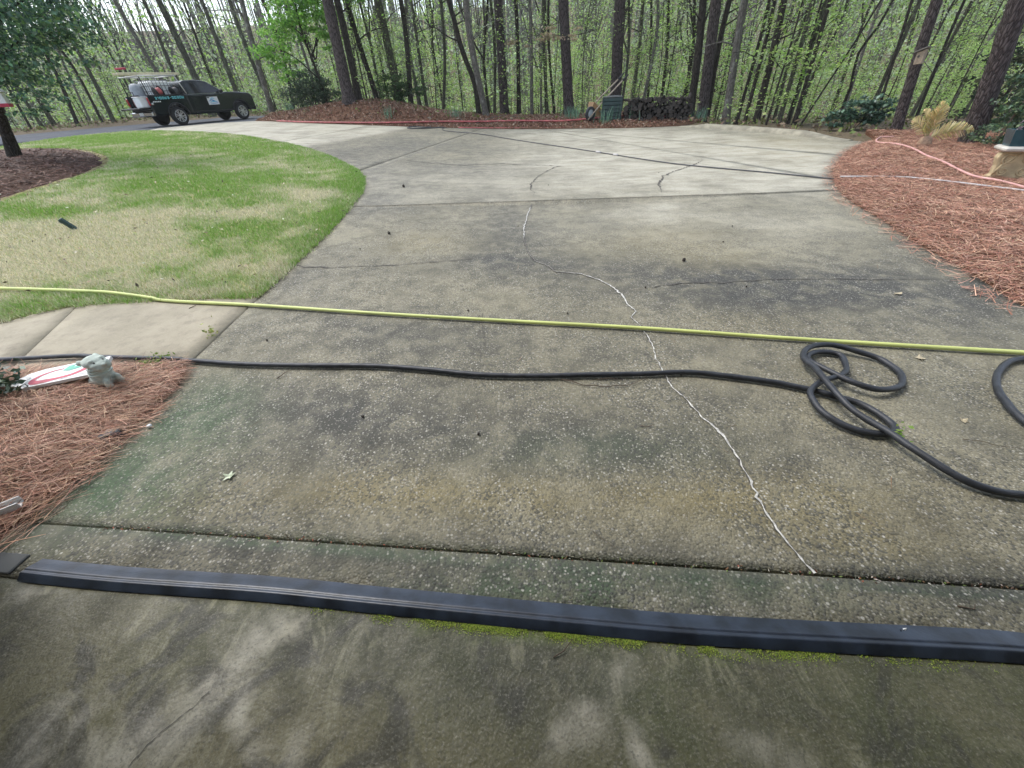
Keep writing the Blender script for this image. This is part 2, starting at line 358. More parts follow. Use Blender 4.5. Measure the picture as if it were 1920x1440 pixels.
def concrete(name, inside=False):
    m, nt, bs = new_mat(name)
    v = coords(nt)
    at = N(nt, 'ShaderNodeAttribute', attribute_name='stain')
    sp = N(nt, 'ShaderNodeSeparateColor')
    nt.links.new(at.outputs['Color'], sp.inputs[0])
    n1, n2, n3 = noise(nt, v, 1.1, 7, .6), noise(nt, v, 5.5, 8, .62, .4), noise(nt, v, 38, 4, .6)
    vo = N(nt, 'ShaderNodeTexVoronoi', Scale=100., Randomness=1.)
    nt.links.new(v, vo.inputs['Vector'])
    vs = N(nt, 'ShaderNodeSeparateColor')
    nt.links.new(vo.outputs['Color'], vs.inputs[0])
    big = N(nt, 'ShaderNodeTexVoronoi', Scale=58., Randomness=1.)
    nt.links.new(v, big.inputs['Vector'])
    bsep = N(nt, 'ShaderNodeSeparateColor')
    nt.links.new(big.outputs['Color'], bsep.inputs[0])
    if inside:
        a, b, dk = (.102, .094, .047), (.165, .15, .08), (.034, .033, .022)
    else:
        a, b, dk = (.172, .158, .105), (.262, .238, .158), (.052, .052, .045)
    c = mix(nt, ramp(nt, n1, .35, .65), a, b)
    c = mix(nt, ramp(nt, n2, .42, .72, 0, .55), c, dk)
    oc = mth(nt, 'MULTIPLY', at.outputs['Alpha'], ramp(nt, n2, .25, .6, .25, .95))
    c = mix(nt, oc, c, (.265, .218, .1))
    dark = mth(nt, 'MULTIPLY', sp.outputs[0], ramp(nt, n2, .34, .56, .4, 1))
    c = mix(nt, dark, c, dk)
    gr = mth(nt, 'MULTIPLY', sp.outputs[1], ramp(nt, n2, .3, .6, .35, .95))
    c = mix(nt, gr, c, (.15, .2, .035) if inside else (.055, .1, .046))
    cl = mth(nt, 'MULTIPLY', sp.outputs[2], ramp(nt, n1, .3, .62, .5, 1))
    wash = noise(nt, coords(nt, (.5, 1.6, 1), (0, 0, R(12))), 2.4, 7, .6, .6)
    cl = mth(nt, 'MULTIPLY', cl, ramp(nt, wash, .3, .62, .45, 1))
    c = mix(nt, cl, c, (.49, .462, .37))
    # exposed aggregate: pale and dark stones, weaker where the surface was washed
    show = mth(nt, 'SUBTRACT', 1., mth(nt, 'MULTIPLY', sp.outputs[2], .75))
    st = ramp(nt, noise(nt, v, 1.7, 3), .35, .58, .45, 1.)
    show = mth(nt, 'MULTIPLY', show, st)
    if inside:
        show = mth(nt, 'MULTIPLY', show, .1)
    pale = mth(nt, 'MULTIPLY', ramp(nt, vs.outputs[0], .66, .8), ramp(nt, vo.outputs['Distance'], .6, .32))
    c = mix(nt, mth(nt, 'MULTIPLY', mth(nt, 'MULTIPLY', pale, show), .62), c, (.42, .40, .34))
    pb = mth(nt, 'MULTIPLY', ramp(nt, bsep.outputs[0], .86, .92), ramp(nt, big.outputs['Distance'], .42, .24))
    c = mix(nt, mth(nt, 'MULTIPLY', mth(nt, 'MULTIPLY', pb, show), .8), c, (.52, .5, .44))
    pd = ramp(nt, vs.outputs[1], .5, .9, 0, .75)
    c = mix(nt, mth(nt, 'MULTIPLY', pd, show), c, dk)
    c = mix(nt, ramp(nt, n3, .35, .7, .0, .22), c, dk)
    if inside:
        reg = noise(nt, v, 1.6, 4, .5, .5)
        w = noise(nt, coords(nt, (1.3, .55, 1), (0, 0, R(-40))), 5.5, 9, .68, 2.2)
        c = mix(nt, mth(nt, 'MULTIPLY', ramp(nt, w, .5, .66, 0, .6), ramp(nt, reg, .4, .62, .15, 1)), c, (.30, .285, .18))
        blot = noise(nt, v, 3.2, 7, .62, 1.2)
        c = mix(nt, ramp(nt, blot, .5, .62, 0, .75), c, (.042, .04, .03))
        w2 = noise(nt, coords(nt, (1, .3, 1), (0, 0, R(28))), 14, 6, .7, 1.5)
        c = mix(nt, ramp(nt, w2, .55, .72, 0, .4), c, (.055, .052, .038))
        c = mix(nt, mth(nt, 'MULTIPLY', sp.outputs[2], ramp(nt, w, .4, .6, .3, 1)), c, (.42, .39, .3))
        fine = noise(nt, v, 150, 3, .75)
        c = mix(nt, ramp(nt, fine, .5, .72, 0, .45), c, (.33, .31, .24))
        c = mix(nt, ramp(nt, noise(nt, v, 95, 3, .75), .5, .7, 0, .5), c, (.04, .038, .03))
    nt.links.new(c, bs.inputs['Base Color'])
    bs.inputs['Roughness'].default_value = .62 if inside else .78
    nt.links.new(ramp(nt, n2, .3, .7, .5, .72) if inside else ramp(nt, n2, .3, .7, .66, .88), bs.inputs['Roughness'])
    h = mth(nt, 'ADD', mth(nt, 'MULTIPLY', vo.outputs['Distance'], -.6 if not inside else -.12), mth(nt, 'MULTIPLY', n2, 1.2))
    h = mth(nt, 'ADD', h, mth(nt, 'MULTIPLY', n3, .6))
    bump(nt, bs, h, .006, 1.)
    return m


def tinted(name, rough=.7, trans=.0, spec=.3):
    """blades, leaves and needles: each one's own colour comes from the 'tint' attribute"""
    m, nt, bs = new_mat(name)
    at = N(nt, 'ShaderNodeAttribute', attribute_name='tint')
    nt.links.new(at.outputs['Color'], bs.inputs['Base Color'])
    bs.inputs['Roughness'].default_value = rough
    bs.inputs['Specular IOR Level'].default_value = spec
    if trans:
        tr = N(nt, 'ShaderNodeBsdfTranslucent')
        nt.links.new(at.outputs['Color'], tr.inputs['Color'])
        mx = N(nt, 'ShaderNodeMixShader')
        mx.inputs[0].default_value = trans
        nt.links.new(bs.outputs[0], mx.inputs[1])
        nt.links.new(tr.outputs[0], mx.inputs[2])
        out = next(n for n in nt.nodes if n.type == 'OUTPUT_MATERIAL')
        nt.links.new(mx.outputs[0], out.inputs['Surface'])
    return m


def bark(name, a, b, deep, sc=(11, 11, 2.6), lichen=None):
    m, nt, bs = new_mat(name)
    v = coords(nt, sc)
    vo = N(nt, 'ShaderNodeTexVoronoi', feature='DISTANCE_TO_EDGE', Scale=1.)
    nv = N(nt, 'ShaderNodeTexNoise', Scale=.9, Detail=4.)
    nt.links.new(v, nv.inputs['Vector'])
    wv = mix(nt, .35, (0, 0, 0), (0, 0, 0), 'ADD')
    ad = N(nt, 'ShaderNodeVectorMath', operation='ADD')
    nt.links.new(v, ad.inputs[0])
    nt.links.new(nv.outputs['Color'], ad.inputs[1])
    nt.links.new(ad.outputs[0], vo.inputs['Vector'])
    n = noise(nt, v, 1.3, 7, .65)
    c = mix(nt, ramp(nt, n, .3, .7), a, b)
    c = mix(nt, ramp(nt, vo.outputs['Distance'], .22, .0), c, deep)
    if lichen:
        l = noise(nt, coords(nt, (1, 1, .6)), 4.2, 6, .7)
        c = mix(nt, ramp(nt, l, .52, .68, 0, .75), c, lichen)
    nt.links.new(c, bs.inputs['Base Color'])
    bs.inputs['Roughness'].default_value = .9
    bs.inputs['Specular IOR Level'].default_value = .2
    h = mth(nt, 'ADD', ramp(nt, vo.outputs['Distance'], 0, .3), mth(nt, 'MULTIPLY', n, .5))
    bump(nt, bs, h, .025, .9)
    return m


def ground_mat(name, a, b, c2, s=2.):
    m, nt, bs = new_mat(name)
    v = coords(nt)
    n1, n2 = noise(nt, v, s * .25, 5), noise(nt, v, s * 9, 6, .7)
    c = mix(nt, ramp(nt, n1, .35, .65), a, b)
    c = mix(nt, ramp(nt, n2, .4, .7, 0, .8), c, c2)
    nt.links.new(c, bs.inputs['Base Color'])
    bs.inputs['Roughness'].default_value = .95
    bs.inputs['Specular IOR Level'].default_value = .15
    bump(nt, bs, n2, .03, 1)
    return m


MT = dict(
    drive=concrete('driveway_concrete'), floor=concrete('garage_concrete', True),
    asphalt=ground_mat('asphalt', (.105, .112, .125), (.14, .148, .16), (.075, .08, .09), 6),
    forest=ground_mat('forest_floor', (.13, .105, .07), (.18, .14, .095), (.07, .06, .035), 2),
    mulch=ground_mat('mulch', (.16, .085, .055), (.2, .115, .075), (.07, .045, .03), 3),
    straw=ground_mat('straw_bed', (.15, .07, .04), (.2, .1, .06), (.06, .032, .02), 6),
    darkmulch=ground_mat('dark_mulch', (.085, .05, .038), (.12, .07, .05), (.035, .024, .018), 4),
    soil=ground_mat('lawn_soil', (.36, .34, .15), (.45, .4, .22), (.22, .25, .09), 3),
    blade=tinted('grass_blade', .7, .25), leaf=tinted('leaf', .55, .5), litter=tinted('dry_leaf', .8, .1),
    needle=tinted('pine_needle', .65, 0., .3), waxy=tinted('glossy_leaf', .35, .2, .5),
    pine=bark('pine_bark', (.085, .07, .068), (.14, .118, .112), (.035, .028, .027), (24, 24, 5)),
    dark=bark('dark_bark', (.045, .04, .034), (.085, .074, .062), (.028, .024, .02), (22, 22, 4.)),
    grey=bark('grey_bark', (.15, .14, .12), (.23, .215, .19), (.11, .1, .09), (20, 20, 5), (.36, .37, .33)),
    mossy=bark('mossy_bark', (.09, .09, .065), (.16, .155, .115), (.055, .055, .042), (22, 22, 5), (.22, .26, .17)),
    twig=plain('twig_bark', (.09, .065, .045), .9),
    rubber=plain('threshold_rubber', (.02, .028, .043), .36, 0, .6, 9, .0008, .6),
    yhose=plain('yellow_hose', (.55, .6, .2), .45, 0, .1, 3),
    bhose=plain('black_hose', (.024, .027, .033), .5, 0, .3, 20, .0008),
    those=plain('grey_hose', (.06, .06, .065), .5), lhose=plain('pale_hose', (.5, .48, .47), .5),
    rhose=plain('red_hose', (.42, .1, .1), .5, 0, .3, 5), phose=plain('pink_hose', (.58, .33, .3), .5, 0, .15, 6),
    filler=plain('crack_filler', (.5, .49, .45), .85, 0, .4, 60), crack=plain('crack_dirt', (.085, .078, .068), .95, 0, .3, 40),
    stone=plain('cast_stone', (.46, .37, .22), .85, 0, .25, 7, .004), slab=plain('bench_slab_stone', (.45, .43, .38), .85, 0, .2, 6, .003),
    kerb=plain('kerb_concrete', (.27, .25, .19), .85, 0, .3, 3, .004),
    walk=None,
)


def walk_mat():
    m, nt, bs = new_mat('walkway_concrete')
    v = coords(nt)
    n1, n2, n3 = noise(nt, v, 1.6, 6), noise(nt, v, 9, 8, .65), noise(nt, v, 70, 4, .75)
    c = mix(nt, ramp(nt, n1, .35, .65), (.265, .236, .168), (.34, .302, .22))
    c = mix(nt, ramp(nt, n2, .45, .7, 0, .55), c, (.18, .155, .115))
    c = mix(nt, ramp(nt, n3, .5, .7, 0, .35), c, (.46, .41, .34))
    nt.links.new(c, bs.inputs['Base Color'])
    bs.inputs['Roughness'].default_value = .85
    bump(nt, bs, mth(nt, 'ADD', n2, n3), .002, .7)
    return m


MT['walk'] = walk_mat()


# ---------------------------------------------------------------- mesh and scene helpers
def arr_mesh(name, V, F, tint=None, attr=None, smooth=False):
    """mesh from numpy arrays; F has k columns; tint per vertex"""
    V = np.asarray(V, np.float32).reshape(-1, 3)
    F = np.asarray(F, np.int32)
    me = bpy.data.meshes.new(name)
    me.vertices.add(len(V))
    me.vertices.foreach_set('co', V.ravel())
    k = F.shape[1]
    me.loops.add(F.size)
    me.loops.foreach_set('vertex_index', F.ravel())
    me.polygons.add(len(F))
    me.polygons.foreach_set('loop_start', np.arange(0, F.size, k, dtype=np.int32))
    try:
        me.polygons.foreach_set('loop_total', np.full(len(F), k, np.int32))
    except Exception:
        pass
    me.update(calc_edges=True)
    for nm, C in (('tint', tint), ('stain', attr)):
        if C is not None:
            C = np.asarray(C, np.float32)
            if C.shape[1] == 3:
                C = np.hstack([C, np.ones((len(C), 1), np.float32)])
            a = me.color_attributes.new(nm, 'FLOAT_COLOR', 'POINT')
            a.data.foreach_set('color', C.ravel())
    if smooth:
        me.polygons.foreach_set('use_smooth', np.ones(len(F), bool))
    return me


def link(name, me, mat, parent=None, label=None):
    o = bpy.data.objects.new(name, me)
    COL.objects.link(o)
    if mat is not None and not me.materials:
        me.materials.append(mat)
    if parent is not None:
        o.parent = parent
    if label:
        o['label'] = label
    return o


def tag(o, label=None, cat=None, group=None, kind=None):
    for k, v in (('label', label), ('category', cat), ('group', group), ('kind', kind)):
        if v:
            o[k] = v
    return o


def thing(name, label, cat, loc=(0, 0, 0), rz=0., group=None):
    o = bpy.data.objects.new(name, None)
    o.empty_display_size = .1
    COL.objects.link(o)
    o.location = loc
    o.rotation_euler = (0, 0, rz)
    return tag(o, label, cat, group)


class MB:
    """collects simple solids into one mesh"""

    def __init__(self):
        self.v, self.f, self.sm = [], [], []

    def add(self, vs, fs, smooth=False):
        b = len(self.v)
        self.v += [tuple(p) for p in vs]
        self.f += [tuple(i + b for i in f) for f in fs]
        self.sm += [smooth] * len(fs)
        return self

    def box(self, c, s, M=None, ch=0.):
        """box with centre c and sizes s; ch chamfers the vertical and top edges"""
        x, y, z = s[0] / 2, s[1] / 2, s[2] / 2
        if ch <= 0:
            vs = [(a, b, d) for d in (-z, z) for a, b in ((-x, -y), (x, -y), (x, y), (-x, y))]
            fs = [(3, 2, 1, 0), (4, 5, 6, 7), (0, 1, 5, 4), (1, 2, 6, 5), (2, 3, 7, 6), (3, 0, 4, 7)]
        else:
            k = min(ch, x * .9, y * .9, z * .9)
            oct_ = lambda X, Y: [(-X + k, -Y), (X - k, -Y), (X, -Y + k), (X, Y - k), (X - k, Y), (-X + k, Y), (-X, Y - k), (-X, -Y + k)]
            lv = [(-z, -k), (-z + k, 0), (z - k, 0), (z, -k)]
            vs, fs = [], []
            for zz, d in lv:
                vs += [(a, b, zz) for a, b in oct_(x + d, y + d)]
            for l in range(3):
                fs += [(l * 8 + i, l * 8 + (i + 1) % 8, l * 8 + 8 + (i + 1) % 8, l * 8 + 8 + i) for i in range(8)]
            fs += [tuple(range(7, -1, -1)), tuple(range(24, 32))]
        vs = [Vector(p) for p in vs]
        if M is not None:
            vs = [M @ p for p in vs]
        c = Vector(c)
        return self.add([p + c for p in vs], fs)

    def tube(self, pts, rad, n=8, cap=True, twist=0.):
        pts = [Vector(p) for p in pts]
        rs = rad if hasattr(rad, '__len__') else [rad] * len(pts)
        b = len(self.v)
        ref = None
        for i, p in enumerate(pts):
            t = (pts[min(i + 1, len(pts) - 1)] - pts[max(i - 1, 0)]).normalized()
            if ref is None:
                ref = t.orthogonal().normalized()
            u = (ref - t * ref.dot(t))
            u = u.normalized() if u.length > 1e-6 else t.orthogonal().normalized()
            ref = u
            w = t.cross(u)
            for k in range(n):
                a = 2 * math.pi * k / n
                self.v.append(tuple(p + (u * math.cos(a) + w * math.sin(a)) * rs[i] * (1 + twist * math.sin(2 * a + i * .8))))
        for i in range(len(pts) - 1):
            for k in range(n):
                self.f.append((b + i * n + k, b + i * n + (k + 1) % n, b + (i + 1) * n + (k + 1) % n, b + (i + 1) * n + k))
                self.sm.append(True)
        if cap:
            self.f.append(tuple(b + k for k in range(n - 1, -1, -1)))
            self.f.append(tuple(b + (len(pts) - 1) * n + k for k in range(n)))
            self.sm += [False, False]
        return self

    def lathe(self, prof, M=None, n=24, smooth=True):
        """prof: (radius, height) pairs about local z"""
        b = len(self.v)
        M = M or Matrix()
        for r, z in prof:
            for k in range(n):
                a = 2 * math.pi * k / n
                self.v.append(tuple(M @ Vector((r * math.cos(a), r * math.sin(a), z))))
        for i in range(len(prof) - 1):
            for k in range(n):
                self.f.append((b + i * n + k, b + i * n + (k + 1) % n, b + (i + 1) * n + (k + 1) % n, b + (i + 1) * n + k))
                self.sm.append(smooth)
        return self

    def prism(self, poly, y0, y1, ax='y'):
        """a polygon in x,z pushed through y0..y1 (or in x,y through z for ax='z')"""
        n = len(poly)
        if ax == 'y':
            vs = [(p[0], y0, p[1]) for p in poly] + [(p[0], y1, p[1]) for p in poly]
        else:
            vs = [(p[0], p[1], y0) for p in poly] + [(p[0], p[1], y1) for p in poly]
        fs = [tuple(range(n)), tuple(range(2 * n - 1, n - 1, -1))]
        fs += [(i, n + i, n + (i + 1) % n, (i + 1) % n) for i in range(n)]
        return self.add(vs, fs)

    def build(self, name, mat, parent=None, label=None, M=None):
        me = bpy.data.meshes.new(name)
        vs = self.v if M is None else [tuple(M @ Vector(p)) for p in self.v]
        me.from_pydata(vs, [], self.f)
        bm = bmesh.new()
        bm.from_mesh(me)
        bmesh.ops.recalc_face_normals(bm, faces=bm.faces)
        bm.to_mesh(me)
        bm.free()
        me.polygons.foreach_set('use_smooth', self.sm)
        return link(name, me, mat, parent, label)


def catmull(pts, step):
    """smooth curve through the points, resampled about every step metres"""
    P = [np.array(p, float) for p in pts]
    P = [2 * P[0] - P[1]] + P + [2 * P[-1] - P[-2]]
    out = []
    for i in range(1, len(P) - 2):
        L = np.linalg.norm(P[i + 1] - P[i])
        n = max(1, int(L / step))
        for k in range(n):
            t = k / n
            a, b, c, d = P[i - 1], P[i], P[i + 1], P[i + 2]
            out.append(.5 * (2 * b + (c - a) * t + (2 * a - 5 * b + 4 * c - d) * t * t + (3 * b - a - 3 * c + d) * t ** 3))
    out.append(P[-2])
    return np.array(out)


def inside(P, x, y):
    P = np.asarray(P)
    r = np.zeros(np.shape(x), bool)
    a = P
    b = np.roll(P, -1, 0)
    for (x1, y1), (x2, y2) in zip(a, b):
        if y1 == y2:
            continue
        c = ((y1 > y) != (y2 > y)) & (x < (x2 - x1) * (y - y1) / (y2 - y1) + x1)
        r ^= c
    return r


def edge_dist(P, x, y, closed=True):
    P = np.asarray(P, float)
    d = np.full(np.shape(x), 1e9)
    Q = np.roll(P, -1, 0) if closed else P[1:]
    for a, b in zip(P, Q):
        ab = b - a
        L = max(1e-9, ab @ ab)
        t = np.clip(((x - a[0]) * ab[0] + (y - a[1]) * ab[1]) / L, 0, 1)
        d = np.minimum(d, np.hypot(x - a[0] - t * ab[0], y - a[1] - t * ab[1]))
    return d


def area_mesh(name, poly, spacing, zf, mat, attrf=None, skirt=0., parent=None, smooth=True, near=None):
    """fills a closed outline with triangles that follow zf(x, y); near=(cy, spacing) adds finer points close to the garage"""
    poly = [tuple(p) for p in poly]
    A = np.array(poly)
    x0, y0, x1, y1 = A[:, 0].min(), A[:, 1].min(), A[:, 0].max(), A[:, 1].max()
    pts = []

    def grid(sp, ylo, yhi):
        if yhi <= ylo:
            return
        gx, gy = np.meshgrid(np.arange(x0 + sp / 2, x1, sp), np.arange(ylo + sp / 2, yhi, sp))
        gx = gx.ravel() + RNG.uniform(-.2, .2, gx.size) * sp
        gy = gy.ravel() + RNG.uniform(-.2, .2, gy.size) * sp
        ok = inside(A, gx, gy)
        gx, gy = gx[ok], gy[ok]
        if len(gx):
            ok = edge_dist(A, gx, gy) > sp * .4
            pts.extend(zip(gx[ok], gy[ok]))
    if near:
        grid(near[1], y0, min(y1, near[0]))
        grid(spacing, max(y0, near[0]), y1)
    else:
        grid(spacing, y0, y1)
    n = len(poly)
    vin = [Vector(p) for p in poly] + [Vector(p) for p in pts]
    vo, eo, fo, *_ = delaunay_2d_cdt(vin, [(i, (i + 1) % n) for i in range(n)], [], 1, 1e-5)
    XY = np.array([(v.x, v.y) for v in vo])
    Z = zf(XY[:, 0], XY[:, 1])
    V = np.column_stack([XY, Z])
    F = [tuple(f) for f in fo]
    C = attrf(XY[:, 0], XY[:, 1]) if attrf else None
    if skirt:
        from collections import Counter
        cnt = Counter()
        for f in F:
            for i in range(len(f)):
                cnt[(f[i], f[(i + 1) % len(f)])] += 1
        be = [(a, b) for (a, b) in cnt if (b, a) not in cnt]
        ids = {}
        ex = []
        for a, b in be:
            for q in (a, b):
                if q not in ids:
                    ids[q] = len(V) + len(ex)
                    ex.append((V[q][0], V[q][1], V[q][2] - skirt))
        V = np.vstack([V, np.array(ex)])
        if C is not None:
            C = np.vstack([C, C[list(ids.keys())]])
        for a, b in be:
            F += [(b, a, ids[a]), (b, ids[a], ids[b])]
    me = arr_mesh(name, V, np.array(F), attr=C)
    bm = bmesh.new()
    bm.from_mesh(me)
    for f in bm.faces:
        if abs(f.normal.z) > .3 and f.normal.z < 0:
            f.normal_flip()
    bm.to_mesh(me)
    bm.free()
    return link(name, me, mat, parent)


def clip_half(poly, a, b, off):
    """keeps the side to the left of a->b, at least off metres from the line"""
    a, b = np.array(a), np.array(b)
    n = np.array([-(b - a)[1], (b - a)[0]])
    n = n / np.linalg.norm(n)
    out = []
    P = [np.array(p) for p in poly]
    for i in range(len(P)):
        p, q = P[i], P[(i + 1) % len(P)]
        dp, dq = (p - a) @ n - off, (q - a) @ n - off
        if dp >= 0:
            out.append(p)
        if (dp > 0) != (dq > 0) and abs(dp - dq) > 1e-9:
            out.append(p + (q - p) * dp / (dp - dq))
    res = []
    for p in out:
        if not res or np.linalg.norm(p - res[-1]) > 1e-4:
            res.append(p)
    return res


def split(poly, ln, gap=.006):
    return clip_half(poly, ln[0], ln[1], gap), clip_half(poly, ln[1], ln[0], gap)


def unit(v):
    return v / np.maximum(1e-9, np.linalg.norm(v, axis=-1, keepdims=True))


def leaf_quads(P, size, tint, flat=.5, rng=RNG, asp=.6, droop=0.):
    """one diamond-shaped leaf per point, folded a little; flat: 1 lies level, 0 any way"""
    n = len(P)
    nrm = unit(rng.normal(size=(n, 3)) * (1 - flat) + np.array([0, 0, 1.]) * flat)
    ax = unit(np.cross(nrm, unit(rng.normal(size=(n, 3)))))
    ax[:, 2] -= droop
    ax = unit(ax)
    bx = np.cross(nrm, ax)
    s = (size * rng.uniform(.6, 1.35, n))[:, None]
    V = np.stack([P - ax * s * .5, P + bx * s * asp * .5 + nrm * s * .06, P + ax * s * .5, P - bx * s * asp * .5 + nrm * s * .06], 1).reshape(-1, 3)
    F = np.arange(n * 4).reshape(-1, 4)
    return V, F, np.repeat(tint, 4, 0)


def tints(n, cols, var=.25, rng=RNG):
    C = np.array(cols)[rng.integers(0, len(cols), n)]
    return np.clip(C * rng.uniform(1 - var, 1 + var, (n, 1)) * rng.uniform(.92, 1.08, (n, 3)), 0, 1)


def strips(P, D, L, W, segs, tint, bend=.25, lift=.0, rng=RNG):
    """curved flat needles: start at P, head along the unit vectors D"""
    n = len(P)
    side = unit(np.cross(D, np.array([0, 0, 1.])) + rng.normal(size=(n, 3)) * .25)
    curve = unit(np.cross(D, np.array([0, 0, 1.]))) * rng.normal(size=(n, 1)) * bend
    up_ = np.array([0, 0, 1.]) * rng.uniform(-.3, 1., (n, 1)) * lift
    vs = []
    for k in range(segs + 1):
        t = k / segs
        c = P + D * (L * t)[:, None] + curve * (L * t * t)[:, None] + up_ * (L * 4 * t * (1 - t))[:, None]
        w = (W * (1 - .55 * t))[:, None] * .5
        vs += [c - side * w, c + side * w]
    V = np.stack(vs, 1).reshape(-1, 3)
    m = 2 * (segs + 1)
    base = (np.arange(n) * m)[:, None]
    F = np.concatenate([base + np.array([2 * k, 2 * k + 1, 2 * k + 3, 2 * k + 2]) for k in range(segs)], 1).reshape(-1, 4)
    return V, F, np.repeat(tint, m, 0)


def scatter(poly, n, dens=None, rng=RNG):
    A = np.array(poly)
    lo, hi = A.min(0), A.max(0)
    X = np.zeros((0, 2))
    while len(X) < n:
        p = rng.uniform(lo, hi, (n * 2, 2))
        ok = inside(A, p[:, 0], p[:, 1])
        if dens is not None:
            ok &= rng.uniform(0, 1, len(p)) < dens(p[:, 0], p[:, 1])
        X = np.vstack([X, p[ok]])
    return X[:n]


def blobs(x, y, lst, ch=None):
    v = np.zeros(np.shape(x))
    for cx, cy, ax, ay, bx, by, c, a in lst:
        if ch is not None and c != ch:
            continue
        det = ax * by - ay * bx
        if abs(det) < 1e-9:
            continue
        dx, dy = x - cx, y - cy
        u = (dx * by - dy * bx) / det
        w = (dy * ax - dx * ay) / det
        v = v + a * np.exp(-1.1 * (u * u + w * w))
    return v


# ---------------------------------------------------------------- outlines
lawn_edge = catmull(G['lawn'], .35)
lawn_poly = [tuple(p) for p in lawn_edge] + [(-30, 10), (-30, 1.2), (-9, 1.6), (-6.2, 2.6)]
road_near = G['roadedge']
bedge = [tuple(p) for p in catmull(G['backedge'], .5)]
lawn_r = [tuple(p) for p in lawn_edge]
i_corner = int(np.argmin([math.hypot(p[0] + 2.47, p[1] - 3.6) for p in lawn_r]))
i_top = int(np.argmin([math.hypot(p[0] - G['roadedge'][0][0], p[1] - G['roadedge'][0][1]) for p in lawn_r]))
rb = [tuple(p) for p in catmull(G['rightbed'], .4)]          # from the near right, away
lb = [tuple(p) for p in catmull(G['leftbed'][2:], .15)]      # from the hose, towards the garage
thr_o = catmull(G['thr_out'], .3)
thr_i = catmull(G['thr_in'], .3)
THR = [(-3.2, 1.035)] + [tuple(p) for p in thr_i[1:]] + [(3.4, .14)]
J2a, J2b = G['J2']
dj = (J2b[1] - J2a[1]) / (J2b[0] - J2a[0])


def thr_y(x):
    return np.interp(x, [p[0] for p in THR], [p[1] for p in THR])


drive_poly = ([(3.3, thr_y(3.3) + .012), (3.3, .5), (3.2, 1.6)] + [(4.6, 2.2)] + rb + bedge[::-1] +
              [tuple(p) for p in road_near[::-1][1:]] + lawn_r[i_corner:i_top][::-1] +
              [tuple(G['walk'][k]) for k in (8, 9, 10, 11)] + lb +
              [(-2.6, 1.06), (-2.6, thr_y(-2.6) + .012)] + [(x, thr_y(x) + .012) for x in np.arange(-2.3, 3.2, .3)])


def clean_poly(P, eps=.02):
    out = []
    for p in P:
        if not out or math.hypot(p[0] - out[-1][0], p[1] - out[-1][1]) > eps:
            out.append((float(p[0]), float(p[1])))
    return out


drive_poly = clean_poly(drive_poly)


def stain(x, y):
    n = fbm(x, y, 1.2, 3)
    d = blobs(x, y, G['stains'], 0) * 1.15 + .45 * (fbm(x, y, .6, 9) - .5) * 2 + .3 * (fbm(x, y, 2.2, 19) - .5)
    d += .5 * np.exp(-((y - (J2a[1] + (x - J2a[0]) * dj)) / .05) ** 2)
    # darker, dirtier band along the lawn and bed edges
    g = blobs(x, y, G['stains'], 1) * (.75 + .9 * n)
    c = blobs(x, y, G['stains'], 2)
    a, b = np.array(G['Jclean'][0]), np.array(G['Jclean'][1])
    nn = np.array([-(b - a)[1], (b - a)[0]])
    nn /= np.linalg.norm(nn)
    sgn = (x - a[0]) * nn[0] + (y - a[1]) * nn[1]
    if ((np.array([-12, 22.]) - a) @ nn) < 0:
        sgn = -sgn
    c = np.maximum(c, nsst(-.1, .25, sgn) * nsst(12, 14, y))
    far = nsst(6.7, 7.1, y)
    mid = nsst(.0, .3, -sgn) * nsst(9, 12, y) * nsst(1.5, -1.5, x)
    c = c * (1 - .75 * mid) + far * .30 * (1 - mid) + .06 * nsst(3.5, 6.5, y)
    d = d + far * .2 * fbm(x, y, .7, 77)
    o = blobs(x, y, G['stains'], 3)
    return np.clip(np.column_stack([d * (.7 + .6 * n), g, c * (.75 + .5 * n), o]), 0, 1)


# ---------------------------------------------------------------- the ground
def terrain():
    xs = np.concatenate([np.linspace(-190, -40, 26)[:-1], np.linspace(-40, 40, 101)[:-1], np.linspace(40, 190, 26)])
    ys = np.concatenate([np.linspace(-30, 0, 11)[:-1], np.linspace(0, 45, 76)[:-1], np.linspace(45, 240, 50)])
    gx, gy = np.meshgrid(xs, ys)
    z = T(gx, gy)
    d = beyond(gx, gy)
    z = z - .13 * (1 - nsst(-.2, 1.0, d)) + nsst(1, 6, d) * (fbm(gx, gy, .35, 5) - .5) * .5
    nx, ny = len(xs), len(ys)
    idx = np.arange(nx * ny).reshape(ny, nx)
    F = np.stack([idx[:-1, :-1], idx[:-1, 1:], idx[1:, 1:], idx[1:, :-1]], -1).reshape(-1, 4)
    me = arr_mesh('forest_ground', np.column_stack([gx.ravel(), gy.ravel(), z.ravel()]), F, smooth=True)
    tag(link('forest_ground', me, MT['forest']), 'leaf covered woodland floor falling away behind the driveway and rising to a far hillside', kind='structure')


terrain()
road_poly = clean_poly([(-34, 3), (-26, 10), (-21, 15.9)] + [tuple(p) for p in lawn_r[i_top:]][::-1][:0] +
                       [(-20.4, 16.8), (-19.2, 18.6)] + [tuple(p) for p in road_near] + [(-12.0, 28.5), (-10.9, 31.5), (-17.6, 35.5), (-21, 31.6), (-23, 29), (-24.4, 26), (-26.5, 21), (-33, 14), (-42, 6)])
road = area_mesh('asphalt_road', road_poly, .8, lambda x, y: base_h(x, y) - .012, MT['asphalt'], skirt=.1)
tag(road, 'grey asphalt road curving past the lawn behind the truck', kind='structure')

